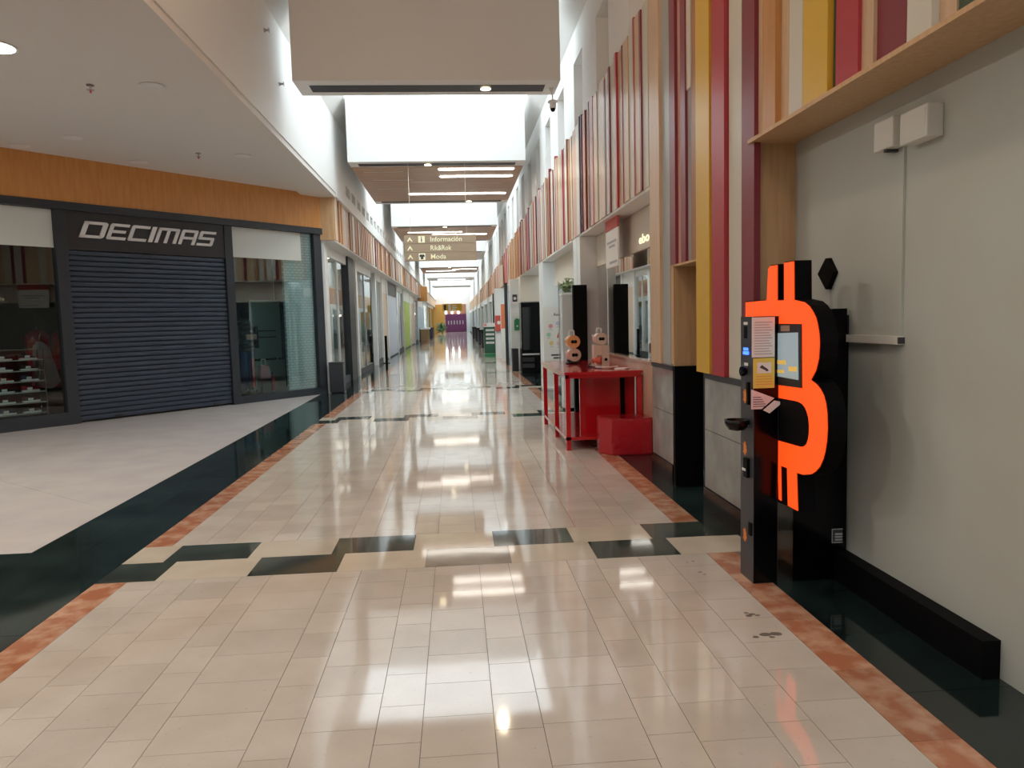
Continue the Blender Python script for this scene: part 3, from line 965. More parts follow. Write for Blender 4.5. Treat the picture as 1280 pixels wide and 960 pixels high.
p1 = sheet(1.788, 1.93, 1.417, 1.66, 'paper')
for k in range(13):
    B(1.803, 1.915 - 0.02 * ((k * 7) % 3) / 2, 4.3735, 4.375, 1.435 + k * 0.016, 1.440 + k * 0.016).build('text_line', 'ink_grey', p1)
p2 = sheet(1.797, 1.93, 1.228, 1.412, 'paper_yellow')
B(1.82, 1.91, 4.374, 4.375, 1.32, 1.385).build('picture_card', 'paper', p2)
MB().prism([(1.835, 1.355), (1.85, 1.37), (1.885, 1.345), (1.893, 1.335), (1.88, 1.330), (1.87, 1.338)], 4.373, 4.374, 'y').build('camera_icon', 'ink', p2)
for k in range(4):
    B(1.815, 1.915, 4.374, 4.375, 1.25 + k * .016, 1.254 + k * .016).build('text_line', 'ink_orange', p2)
p3 = MB().prism([(1.785, 1.222), (1.93, 1.165), (1.85, 1.10), (1.785, 1.10)], 4.375, 4.379, 'y').build('notice', 'paper_pink', am)
for k in range(5):
    B(1.795, 1.885 - .01 * k, 4.3735, 4.375, 1.115 + k * .014, 1.119 + k * .014).build('text_line', 'ink', p3)
MB().prism([(1.86, 1.092), (1.93, 1.15), (1.985, 1.138), (1.90, 1.072)], 4.375, 4.379, 'y').build('notice', 'paper', am)
# screen on the letter
scp = [yz(968.7, 405.5), yz(1002.4, 405.8), yz(1002.8, 485), yz(968.7, 480.3)]
MB().prism(scp, XB - 0.006, XB + 0.006, 'x').build('screen_bezel', 'black_soft', am)
sp = [yz(972, 416.5), yz(999, 415.5), yz(999.5, 475), yz(972, 470)]
so = MB().prism(sp, XB - 0.009, XB - 0.006, 'x').build('screen', 'screen_glow', am)
for (a, b, c_, d_) in ((973, 450, 984, 455), (988, 458, 998, 464), (973, 462, 982, 466)):
    MB().prism([yz(a, b), yz(c_, b + .5), yz(c_, d_ + .5), yz(a, d_)], XB - 0.011, XB - 0.009, 'x').build('screen_tile', 'screen_yellow', so)
MB().prism([yz(977.5, 406.8), yz(988.5, 406.8), yz(988.5, 414), yz(977.5, 414)], XB - 0.009, XB - 0.006, 'x').build('sticker', 'skin_tone', am)
st = B(2.31, 2.38, 4.386, 4.39, 0.235, 0.325).build('rating_plate', 'ink', am)
for (a, b, c_, d_) in ((2.31, 2.38, .320, .325), (2.31, 2.38, .235, .24), (2.31, 2.314, .235, .325), (2.33, 2.378, .285, .297), (2.33, 2.378, .268, .278), (2.33, 2.378, .25, .26)):
    B(a, b, 4.383, 4.386, c_, d_).build('plate_print', 'clear_grey', st)
B(2.30, 2.39, 4.385, 4.45, 1.55, 1.70).build('power_unit', 'black_matte', am)

# items on the grey wall
wb = thing('junction_box', (2.40, 3.94, 2.55), 'white junction box with a downward cable trunking on the grey wall', 'junction box')
B(2.34, XW - 0.001, 3.86, 4.04, 2.55, 2.71).build('box', 'plastic_white', wb, bevel=0.01)
B(2.35, XW, 3.93, 3.955, 2.535, 2.55).build('gland', 'ink', wb)
B(2.403, XW, 3.855, 3.872, 1.54, 2.55).build('trunking', 'grey_wall', wb)
wb2 = thing('junction_box', (2.40, 3.67, 2.54), 'blank white box on the grey wall next to the one with trunking', 'junction box')
B(2.33, XW, 3.555, 3.78, 2.53, 2.69).build('box', 'plastic_white', wb2, bevel=0.008)
B(2.328, 2.332, 3.57, 3.765, 2.545, 2.675).build('cover', 'plastic_white', wb2)
rl = thing('cable_rail', (2.40, 4.2, 1.5), 'white horizontal cable rail on the wall beside the kiosk', 'cable rail')
B(2.385, XW, 3.845, 4.385, 1.495, 1.54).build('rail', 'plastic_white', rl)
B(2.383, 2.418, 3.838, 3.85, 1.50, 1.535).build('end_cap', 'ink', rl)
dm = thing('diamond_sensor', (2.40, 4.64, 1.83), 'black diamond shaped plaque on the wall above the kiosk', 'plaque')
MB().prism([(4.757, 1.93), (4.655, 2.025), (4.63, 2.025), (4.545, 1.93), (4.63, 1.826), (4.65, 1.826)], 2.385, XW, 'x').build('plate', 'black_matte', dm, bevel=0.004)
MB().path([(2.41, 4.64, 1.83), (2.405, 4.62, 1.75), (2.405, 4.63, 1.68)], 0.003, 6).build('cord', 'ink_grey', dm)

# ================================================================== RED TABLE
tb = thing('red_table', (1.85, 10.4, 0), 'glossy red painted table with lower shelf and side panel', 'table')
for (x, y) in ((1.36, 9.25), (1.36, 10.34), (1.36, 11.64), (2.28, 9.25), (2.28, 11.64)):
    B(x, x + 0.06, y, y + 0.06, 0, 0.93).build('leg', 'red_paint', tb)
B(1.345, 2.345, 9.23, 11.72, 0.965, 1.0).build('top', 'red_paint', tb)
B(1.36, 2.335, 9.25, 9.29, 0.92, 0.965).build('apron', 'red_paint', tb)
B(1.36, 1.40, 9.25, 11.70, 0.92, 0.965).build('apron', 'red_paint', tb)
B(1.36, 2.335, 9.25, 11.70, 0.13, 0.17).build('shelf', 'red_paint', tb)
B(1.78, 2.335, 9.62, 9.66, 0.17, 0.92).build('back_panel', 'red_paint', tb)
B(1.60, 1.78, 9.62, 9.66, 0.17, 0.92).build('door_leaf', 'red_paint', tb)
B(2.14, 2.20, 9.60, 9.62, 0.3, 0.88).build('handle_slot', 'black_matte', tb)
rbx = thing('gift_box', (2.05, 9.0, 0), 'red foil wrapped box on the floor beside the red table', 'box')
mb = MB().prism([(1.73, 8.99), (1.84, 8.80), (2.345, 8.78), (2.345, 9.18), (1.74, 9.2)], 0, 0.44, 'z')
mb.build('box', 'red_wrap', rbx, bevel=0.015)
mb = MB().prism([(1.735, 8.985), (1.84, 8.80), (2.345, 8.782), (2.345, 9.18), (1.745, 9.195)], 0.44, 0.452, 'z')
mb.build('lid', 'red_wrap', rbx)


def drum_toy(x, y, z, s, m, label, legs, ang=0.0, bag=False):
    t = thing('toy_camera', (x, y, z), label, 'toy')
    zz = z + (0.085 if legs else 0.055) * s
    # drum lying along the viewing direction with a ring face
    MB().lathe([(0.03 * s, 0.09 * s), (0.062 * s, 0.09 * s), (0.068 * s, 0.08 * s), (0.068 * s, -0.06 * s), (0.062 * s, -0.075 * s), (0.03 * s, -0.075 * s)], (x, y, zz + 0.02 * s), 'y', 20).build('drum', m, t, smooth=False)
    MB().lathe([(0.028 * s, -0.078 * s), (0.078 * s, -0.078 * s), (0.078 * s, -0.09 * s), (0.028 * s, -0.09 * s)], (x + 0.015 * s, y, zz + 0.02 * s), 'y', 20).build('face_ring', 'toy_tan' if m != 'toy_orange' else m, t)
    for dx in (-0.013, 0.02):
        MB().lathe([(0.004 * s, -0.09 * s), (0.022 * s, -0.092 * s), (0.004 * s, -0.094 * s)], (x + 0.015 * s + dx * s, y, zz + 0.02 * s), 'y', 10).build('lens', 'black_gloss', t)
    MB().path([(x - 0.03 * s, y, zz + 0.085 * s), (x - 0.026 * s, y, zz + 0.15 * s), (x + 0.03 * s, y, zz + 0.15 * s), (x + 0.034 * s, y, zz + 0.085 * s)], 0.009 * s, 8).build('handle', 'plastic_white', t)
    MB().prism([(x - .085 * s, zz + .07 * s), (x - .05 * s, zz + .06 * s), (x - .075 * s, zz + .03 * s)], y - .03 * s, y + .03 * s, 'y').build('ear', 'plastic_white', t)
    if legs:
        for dx in (-.05, .05):
            B(x + dx * s - .012 * s, x + dx * s + .012 * s, y - .05 * s, y + .05 * s, z, zz - .04 * s).build('foot', 'black_soft', t)
        MB().lathe([(0.07 * s, 0), (0.09 * s, .012 * s), (.05 * s, .04 * s)], (x, y, z), 'z', 14).build('base', 'black_soft', t)
    return t


drum_toy(1.735, 11.05, 1.0, 1.25, 'toy_pink', 'pink drum shaped toy on the red table, carrying the orange one', True)
drum_toy(1.725, 11.05, 1.235, 1.25, 'toy_orange', 'orange drum shaped toy on top of the pink one on the red table', False)
pl = thing('display_stand', (2.0, 10.2, 1.0), 'tan display box on the red table holding a drum shaped toy', 'display stand')
B(1.90, 2.08, 10.14, 10.32, 1.16, 1.30).build('box', 'toy_tan', pl, bevel=0.004)
B(2.00, 2.10, 10.10, 10.14, 1.0, 1.30).build('side_board', 'toy_tan', pl)
MB().lathe([(0.02, 0), (0.022, -.004)], (2.055, 10.10, 1.10), 'y', 14).build('hole', 'black_matte', pl)
B(1.90, 1.93, 10.14, 10.32, 1.0, 1.16).build('side_board', 'toy_tan', pl)
MB().tube((1.90, 10.2, 1.09), (2.0, 10.12, 1.085), 0.05, n=14).build('roller', 'toy_red', pl)
drum_toy(1.985, 10.23, 1.302, 1.1, 'toy_pink', 'pink drum shaped toy standing on the tan display box', False)
clu = thing('tool_tangle', (1.9, 9.9, 1.0), 'dark tangle of small tools and cable lying on the red table', 'tools')
for k, (a, b) in enumerate((((1.80, 10.1, 1.012), (1.95, 9.75, 1.012)), ((1.85, 9.8, 1.02), (2.06, 9.7, 1.015)), ((1.78, 10.0, 1.02), (1.86, 10.2, 1.05)), ((1.92, 9.7, 1.012), (2.12, 9.65, 1.03)))):
    MB().tube(a, b, 0.012, 0.008).build('rod', ['black_soft', 'clear_grey', 'black_soft', 'toy_tan'][k], clu)
rw_ = tag(MB().prism([(2.05, 9.55), (2.18, 9.5), (2.27, 9.62), (2.12, 9.70)], 1.0, 1.012, 'z').build('folded_leaflet', 'paper_pink'), 'small pale leaflet lying on the corner of the red table', 'leaflet')

# ================================================================== ANGLED SHOP ON THE LEFT
ANG = math.atan2(SD.y, SD.x)
shop = thing('sports_shop', (SA.x, SA.y, 0), 'dark framed corner shop with lettered sign, closed shutter and two display windows', 'shopfront', rotz=ANG)


def sb(u0, u1, v0, v1, z0, z1, name, m, parent=None, bevel=0.0):
    return B(u0, u1, v0, v1, z0, z1).build(name, m, parent or shop, local=True, bevel=bevel)


U0 = -4.5
sb(U0, 7.0, -0.12, 0.10, 3.83, 3.97, 'top_rail', 'dark_steel')
for (a, b) in ((1.07, 1.27), (4.40, 4.585), (6.76, 6.98), (-2.6, -2.4)):
    sb(a, b, -0.08, 0.10, 0, 3.83, 'post', 'dark_steel')
sb(U0, 1.07, -0.08, 0.10, 0, 0.22, 'sill', 'dark_steel')
sb(4.585, 6.76, -0.08, 0.10, 0, 0.16, 'sill', 'dark_steel')
sb(U0, 1.07, 0.0, 0.012, 0.22, 3.83, 'pane', 'pane_store')
sb(4.585, 6.76, 0.0, 0.012, 0.16, 3.83, 'pane', 'pane_store')
sg = sb(1.27, 4.40, -0.06, 0.06, 3.14, 3.83, 'sign_panel', 'sign_black')
sgf = sb(U0, 7.02, -0.10, 0.3, 3.97, 4.76, 'timber_fascia', 'fascia_wood')
for k in range(33):
    za = 0.035 + k * 0.094
    MB().prism([(-0.005, za), (-0.028, za + 0.012), (-0.032, za + 0.047), (-0.028, za + 0.080), (-0.005, za + 0.092), (0.01, za + 0.092), (0.01, za)], 1.275, 4.395, 'x').build('shutter_slat', 'shutter_steel', shop, local=True)
for u in (1.9, 3.95):
    sb(u, u + 0.12, -0.05, -0.02, 0.035, 0.09, 'shutter_lock', 'black_soft')


def glyph(strokes, x, wdt):
    """strokes of a wide slanted letter, each a polygon in a unit box, placed on the sign"""
    mb = MB()
    for poly_ in strokes:
        pts = []
        for (a, b) in poly_:
            zz = 3.365 + b * 0.30
            pts.append((x + a * wdt + (b * 0.30) * 0.42, zz))
        mb.prism(pts, -0.085, -0.06, 'y')
    return mb.build('letter', 'letter_silver', sg, local=True)


T = 0.17
S1 = 0.20


def hb(b0, x0=0.0, x1=1.0):
    return [(x0, b0), (x1, b0), (x1, b0 + T), (x0, b0 + T)]


def vb(x0, b0=0.0, b1=1.0, wv=S1):
    return [(x0, b0), (x0 + wv, b0), (x0 + wv, b1), (x0, b1)]


GL = {'D': [hb(0, 0, .9), hb(1 - T, 0, .9), vb(0.0, 0, 1), [(0.8, T * .3), (0.92, 0.02), (1.0, .12), (1.0, .9), (.92, .99), (0.8, .95)]],
      'E': [hb(0, 0.05, 1), hb(1 - T, .05, 1), hb(.42, .1, .9), vb(0, .06, .94)],
      'C': [hb(0, 0.05, 1), hb(1 - T, .05, 1), vb(0, .06, .94)],
      'I': [vb(0, 0, 1, 1)],
      'M': [vb(0, 0, 1, .15), hb(1 - T, 0, .95), vb(.42, 0, 1, .15), [(.84, 0), (1, 0), (1, .92), (.94, 1), (.84, 1)]],
      'A': [vb(0, 0, .94, .2), hb(1 - T, .05, .95), vb(.8, 0, .95, .2), hb(.36, .1, .9)],
      'S': [hb(0, 0, .95), hb(1 - T, .05, 1), hb(.42, .05, .95), vb(0, .45, .95), vb(.8, .05, .55)]}
x = 1.47
for ch, wd in zip('DECIMAS', (.45, .37, .37, .09, .46, .37, .37)):
    glyph(GL[ch], x, wd * 0.95)
    x += wd * 0.95 + 0.045
# window 1: pale valance, dark room, shoe rack
sb(U0, 1.065, -0.012, -0.001, 3.16, 3.825, 'valance', 'valance')
sb(4.59, 6.42, -0.012, -0.001, 3.18, 3.825, 'valance', 'valance')
sb(U0, 4.42, 3.4, 3.5, 0, 4.7, 'back_wall', 'store_dark')
sb(1.27, 4.40, 0.2, 0.24, 0, 3.9, 'inner_partition', 'store_dark')
sb(4.40, 4.44, 0.25, 3.4, 0, 3.9, 'inner_partition', 'store_dark')
sb(U0, 6.7, 0.10, 3.4, 0.0, 0.16, 'window_floor', 'store_floor')
sb(U0, 4.44, 0.3, 3.5, 4.0, 4.1, 'inner_ceiling', 'store_dark')
sb(4.44, 6.8, 0.3, 1.56, 4.0, 4.1, 'inner_ceiling', 'store_dark')
sb(4.44, 6.72, 1.5, 1.56, 0.16, 4.0, 'back_wall', 'store_dark')
sb(5.93, 6.755, 0.03, 0.09, 0.165, 3.825, 'white_brick_panel', 'white_brick')
sb(6.74, 6.80, 0.1, 1.5, 0, 4.0, 'inner_partition', 'store_dark')
sb(6.45, 6.70, 0.02, 0.028, 2.36, 2.56, 'notice', 'paper')
sb(5.65, 6.5, 1.0, 1.04, 0.9, 2.3, 'display_board', 'store_panel')
sb(5.6, 6.5, 0.9, 1.0, 0.16, 0.85, 'display_board', 'store_panel')
for zz in (1.40, 1.55):
    sb(5.55, 6.3, 0.92, 0.95, zz, zz + 0.025, 'display_rail', 'black_soft')


def sw(u, v, z):
    p = SA + SD * u + SN * v
    return (p.x, p.y, z)


def shop_thing(name, u, v, z, label, cat, group=None):
    return thing(name, sw(u, v, z), label, cat, group, rotz=ANG)


rk = shop_thing('shoe_rack', 0.3, 0.45, 0.16, 'clear tiered shoe rack in the dark shop window', 'rack')
for k in range(6):
    B(-1.2, 0.6, -0.12, 0.14, 0.07 + k * 0.19, 0.085 + k * 0.19).build('shelf', 'clear_grey', rk, local=True)
for (u, v) in ((-1.2, -.12), (-1.2, .14), (0.585, -.12), (0.585, .14)):
    B(u, u + 0.015, v - 0.008, v + 0.008, 0, 1.22).build('upright', 'chrome', rk, local=True)
B(-1.2, 0.6, -0.128, -0.112, 1.21, 1.225).build('top_rail', 'chrome', rk, local=True)


def shoe_parts(t, upm):
    def loft(rows, m, nm):
        mb = MB()
        n = len(rows[0])
        vs = [p for r_ in rows for p in r_]
        fs = [(i * n + j, i * n + (j + 1) % n, (i + 1) * n + (j + 1) % n, (i + 1) * n + j) for i in range(len(rows) - 1) for j in range(n)]
        fs += [tuple(range(n)), tuple(range((len(rows) - 1) * n, len(rows) * n))]
        mb.add(vs, fs)
        return mb.build(nm, m, t, local=True, smooth=True)
    prof = [(-.14, .030, .10), (-.10, .038, .105), (-.03, .036, .09), (.05, .042, .06), (.11, .042, .045), (.145, .022, .03)]
    loft([[(u, -wd_, .022), (u, wd_, .022), (u, wd_ * .7, h), (u, -wd_ * .7, h)] for (u, wd_, h) in prof], upm, 'upper')
    loft([[(u, -wd_ * 1.12, 0), (u, wd_ * 1.12, 0), (u, wd_ * 1.08, .03), (u, -wd_ * 1.08, .03)] for (u, wd_, h) in prof], 'paper', 'sole')
    B(-.06, .02, -.041, -.036, .035, .075).build('stripe', 'paper', t, local=True)


for k in range(6):
    for j in range(4):
        up = ['black_cloth', 'navy_cloth', 'red_cloth', 'black_cloth'][(k * 3 + j) % 4]
        cname = {'black_cloth': 'black', 'navy_cloth': 'navy', 'red_cloth': 'red'}[up]
        t = shop_thing('sports_shoe', 0.68 - j * 0.40, 0.44, 0.16 + 0.085 + k * 0.19, '%s sports shoe with a white sole on the %s shelf of the shop rack' % (cname, ['lowest', 'second lowest', 'third lowest', 'third highest', 'second highest', 'top'][k]), 'shoe', '%s shoes on the shop rack' % cname)
        shoe_parts(t, up)
cg = shop_thing('hanging_jacket', 1.0, 0.72, 0.45, 'pale grey jacket hanging behind the shoe rack', 'jacket')
MB().prism([(-.16, .25), (-.10, .98), (-.03, 1.05), (.03, 1.05), (.10, .98), (.22, .22), (.12, .17)], -0.05, 0.05, 'y').build('body', 'grey_cloth', cg, local=True, bevel=0.012)
MB().prism([(.10, .98), (.14, .95), (.30, .30), (.22, .22)], -0.04, 0.04, 'y').build('sleeve', 'grey_cloth', cg, local=True, bevel=0.01)
MB().path([(0, 0, 1.05), (0, 0, 1.16), (.03, 0, 1.19)], 0.006, 6).build('hook', 'chrome', cg, local=True)
for i, (u, m, lab) in enumerate(((1.62, 'red_cloth', 'dark red jersey on the rail deep in the dark shop'), (2.12, 'red_cloth', 'dark red jersey nearest the shutter post deep in the shop'), (2.62, 'red_cloth', 'dark red trousers hanging beside the shutter post'))):
    t = shop_thing('hanging_garment', u, 2.4, 0.9, lab, 'clothes')
    MB().prism([(-.2, 0), (-.22, .7), (-.08, .82), (.08, .82), (.22, .7), (.2, 0)], -0.06, 0.06, 'y').build('body', m, t, local=True, bevel=0.02)
    MB().path([(0, 0, .82), (0, 0, .9)], 0.006, 6).build('hook', 'chrome', t, local=True)


# dressed dummy in the second window
dmk = shop_thing('dressed_mannequin', 5.16, 0.50, 0.16, 'mannequin in a black padded jacket and navy red trousers behind the glass', 'mannequin')
mb = MB()
for k, (r, z) in enumerate(((.20, .98), (.22, 1.08), (.21, 1.18), (.235, 1.28), (.22, 1.38), (.24, 1.48), (.19, 1.58), (.10, 1.66))):
    mb.ellipsoid((0, 0, z), (r, r * .7, .085), 14, 6)
mb.build('padded_jacket', 'black_cloth', dmk, local=True, smooth=True)
MB().ellipsoid((0, 0, 1.80), (.09, .10, .125)).build('head', 'black_gloss', dmk, local=True, smooth=True)
for s in (-1, 1):
    MB().tube((s * .09, 0, .98), (s * .10, 0, .06), .105, .07, 12).build('trouser_leg', 'navy_cloth', dmk, local=True, smooth=True)
    MB().tube((s * .25, 0, 1.52), (s * .27, -.03, 1.02), .075, .055, 10).build('sleeve', 'black_cloth', dmk, local=True, smooth=True)
    B(s * .10 - .045, s * .10 + .045, -.16, .08, 0, .07).build('shoe', 'black_cloth', dmk, local=True, bevel=.015)
B(.06, .14, -.10, -.075, .12, .80).build('red_panel', 'red_cloth', dmk, local=True)
B(-.1, .16, -.2, -.16, 1.22, 1.34).build('chest_badge', 'skin_tone', dmk, local=True)
bg_ = shop_thing('shopping_bag', 5.56, 0.45, 0.16, 'pink bag standing beside the dressed mannequin', 'bag')
MB().prism([(-.14, .3), (.14, .3), (.11, .62), (-.11, .62)], -.06, .06, 'y').build('body', 'pink_plastic', bg_, local=True, bevel=.01)
B(-.12, .12, -.1, .1, 0, .3).build('plinth', 'store_dark', bg_, local=True)
MB().path([(-.07, 0, .62), (-.05, 0, .75), (.05, 0, .75), (.07, 0, .62)], .01, 6).build('handle', 'plastic_white', bg_, local=True)
bt = shop_thing('red_bottle', 5.80, 0.45, 0.16, 'small red bottle on the window floor by the display board', 'bottle')
MB().lathe([(.05, 0), (.055, .05), (.055, .26), (.02, .34), (.02, .40)], (0, 0, 0), 'z', 14).build('body', 'red_cloth', bt, local=True, smooth=True)
MB().lathe([(.024, .40), (.024, .44)], (0, 0, 0), 'z', 12).build('cap', 'black_soft', bt, local=True)

# timber corner box at the end of the shop
corner = struct(B(-3.30, -2.83, 18.28, 18.34, 3.70, 4.74).build('trim_1', 'oak'), 'timber end panel where the shop meets the corridor fascia')
# ================================================================== LEFT CORRIDOR SHOPS
fl = struct(B(-3.25, -2.86, 18.34, 112, 3.70, 4.72).build('wall_fascia_left', 'oak'), 'slatted timber fascia above the left hand shops')
B(-3.35, -2.83, 18.34, 112, 3.66, 3.70).build('fascia_soffit', 'white_paint', fl)
B(-3.0, WL, 18.3, 112, 4.72, 4.80).build('cornice', 'white_paint', fl)
rs = random.Random(5)
y = 18.36
while y < 60:
    wd = rs.uniform(0.14, 0.36) if y < 34 else rs.uniform(.5, .9)
    B(-2.86, -2.835 + rs.choice((0, 0.03)), y, y + wd - 0.006, 3.70, 4.71).build('slat', G[rs.choice('tttswoss' if y > 22 else 'tswtswt')], fl)
    y += wd
    if rs.random() < 0.5:
        w2 = rs.uniform(.05, .1) if y < 34 else .25
        B(-2.86, -2.79, y, y + w2 - 0.006, 3.70, 4.71).build('slat', G[rs.choice('bbmbo')], fl)
        y += w2
struct(B(-7.0, -6.9, 18.4, 112, 0, 4.7).build('wall_shops_left', 'shop_white'), 'back wall of the left hand shops')
struct(B(-7.0, -2.9, 20, 112, 4.72, 4.8).build('ceiling_shops', 'ceiling_paint'))
SH = [  # y0, y1, kind, material behind, label
    (18.9, 22.3, 'glass', 'shop_white', 'clear glazed shopfront next to the dark framed sports shop'),
    (24.4, 28.7, 'door', 'shop_blue', 'bluish glazed shopfront with a central door handle past the dark pillar'),
    (30.2, 32.4, 'glass', 'shop_red', 'narrow shopfront with a red display behind its glass'),
    (32.8, 34.8, 'panel', 'shop_cream', 'cream panelled shopfront behind the black barrier post'),
    (35.2, 40.6, 'panel', 'shop_lilac', 'pale lilac shutter front with a dark header'),
    (41.0, 45.4, 'glass', 'shop_white', 'white shopfront before the lime green one'),
    (45.8, 52.0, 'panel', 'shop_green', 'lime green shopfront on the left side'),
    (52.4, 57.5, 'panel', 'shop_cream', 'cream shopfront beyond the lime green one'),
    (58.0, 62.8, 'glass', 'store_dark', 'dark glazed shopfront beyond the lime green one'),
    (63.2, 74.0, 'panel', 'shop_blue', 'sky blue shopfront with a white ledge'),
    (75.0, 86.0, 'glass', 'shop_white', 'white glazed shopfront near the far orange wall'),
    (87.0, 108.3, 'glass', 'shop_white', 'last white glazed shopfront before the far orange wall')]
for i, (ya, yb, kind, m, lab) in enumerate(SH):
    t = thing('shopfront', (-3.2, (ya + yb) / 2, 0), lab, 'shopfront')
    B(-3.30, -3.12, ya - 0.35, ya, 0, 3.655).build('jamb', 'shop_white', t)
    if kind == 'panel':
        B(-3.26, -3.18, ya, yb, 0.05, 3.0).build('panel', m, t)
        B(-3.28, -3.16, ya, yb, 3.0, 3.655).build('header', 'dark_steel' if i in (4, 5) else 'shop_white', t)
        B(-3.26, -3.14, ya, yb, 0, 0.05).build('sill', 'dark_steel', t)
    else:
        B(-3.22, -3.205, ya, yb, 0.18, 3.4).build('pane', 'pane_shop', t)
        B(-3.28, -3.16, ya, yb, 0, 0.18).build('sill', 'dark_steel', t)
        B(-3.28, -3.16, ya, yb, 3.4, 3.655).build('header', 'shop_white', t)
        B(-4.6 if i else -3.9, -4.5 if i else -3.8, ya if i else 19.6, yb, 0, 3.6).build('back_panel', m, t)
        for yy in [ya + (yb - ya) * .52]:
            B(-3.24, -3.18, yy, yy + .07, .18, 3.4).build('mullion', 'shop_blue' if kind == 'door' else 'shop_white', t)
    if kind == 'door':
        MB().tube((-3.14, 26.5, 0.95), (-3.14, 26.5, 1.55), .02).build('door_handle', 'chrome', t)
B(-3.33, -3.10, 22.32, 23.5, 0, 3.655).build('pillar', 'dark_steel').__setitem__('kind', 'structure')
B(-3.30, -3.10, 18.34, 18.54, 0, 3.655).build('pillar', 'shop_white').__setitem__('kind', 'structure')
bn = thing('litter_bin', (-2.93, 18.4, 0), 'dark grey square litter bin at the corner of the sports shop', 'bin')
B(-3.10, -2.76, 18.22, 18.56, 0.02, 0.73).build('body', 'dark_steel', bn, bevel=0.01)
B(-3.11, -2.75, 18.21, 18.57, 0.73, 0.755).build('rim', 'black_soft', bn)
B(-3.07, -2.79, 18.25, 18.53, 0, 0.02).build('foot', 'black_matte', bn)
sn = thing('barrier_post', (-2.9, 31.0, 0), 'slim black barrier post in front of the cream shopfront', 'post')
B(-2.95, -2.85, 30.95, 31.05, 0.02, 1.14).build('shaft', 'black_matte', sn)
MB().lathe([(.14, 0), (.14, .02)], (-2.9, 31.0, 0), 'z', 16).build('base', 'black_matte', sn)
bxx = thing('wooden_counter', (-2.9, 66, 0), 'brown wooden counter with white ledge before the sky blue shopfront', 'counter')
B(-3.1, -2.4, 65.5, 68, 0, 1.0).build('body', 'box_brown', bxx)
B(-3.15, -2.3, 65.4, 68.1, 1.0, 1.12).build('ledge', 'plastic_white', bxx)
ol = tag(B(-3.1, -2.3, 62.8, 64.4, 3.4, 4.6).build('orange_sign_box', 'slat_orange'), 'orange slatted box sign at the end of the left fascia', 'sign')
for i, y in enumerate((78, 81)):
    t = thing('bench_block', (-2.6, y, 0), ['dark bench block at the far left shops', 'dark bench block past the first at the far left shops'][i], 'bench')
    B(-3.0, -2.4, y, y + 1.6, .04, 0.95).build('body', 'black_soft', t)
    B(-3.02, -2.38, y - .02, y + 1.62, .95, 1.0).build('top', 'black_matte', t)
    B(-2.96, -2.44, y + .04, y + 1.56, 0, .04).build('foot', 'black_matte', t)

# ================================================================== FAR END
fe = thing('far_shop', (0, 109, 0), 'dark purple shop closing the far end of the corridor', 'shopfront')
B(-1.5, 1.6, 109.0, 109.4, 0.0, 2.65).build('wall', 'far_purple', fe)
B(-1.2, 1.7, 109.2, 109.6, 2.65, 4.07).build('upper_wall', 'slat_brown', fe)
B(-0.9, 0.6, 109.0, 109.2, 3.05, 3.9).build('sign_board', 'paper', fe)
for xx in (-0.45, 0.45):
    MB().lathe([(.16, 0), (.16, -.05)], (xx, 109.0, 2.85), 'y', 12).build('spot_lamp', 'lamp_white', fe)
for k in range(6):
    B(-1.1 + .42 * k, -0.95 + .42 * k, 108.97, 109.0, 1.15, 1.7).build('letter', 'ink_grey', fe)
struct(B(-4.2, -1.5, 108.6, 108.8, 0, 4.07).build('wall_far_orange', 'far_orange'), 'orange wall at the far left end')
struct(B(1.6, 4.2, 108.8, 109, 0, 4.07).build('wall_far_right', 'shop_white'))
shrub('potted_plant', (-1.9, 100, 0.75), (.7, .7, .7), 'leafy green plant before the far orange wall', 3, n=80)
pt = thing('tall_planter', (2.05, 13.5, 0), 'tall grey planter standing behind the black display totem', 'planter')
B(1.93, 2.17, 13.35, 13.65, 0.04, 2.10).build('box', 'clear_grey', pt, bevel=0.006)
B(1.92, 2.18, 13.34, 13.66, 2.10, 2.14).build('rim', 'shop_white', pt)
B(1.95, 2.15, 13.37, 13.63, 0, 0.04).build('foot', 'black_matte', pt)
shrub('potted_plant', (2.05, 13.5, 2.26), (.14, .18, .12), 'leafy plant growing out of the tall grey planter', 5, 'leaf_pale', 110)

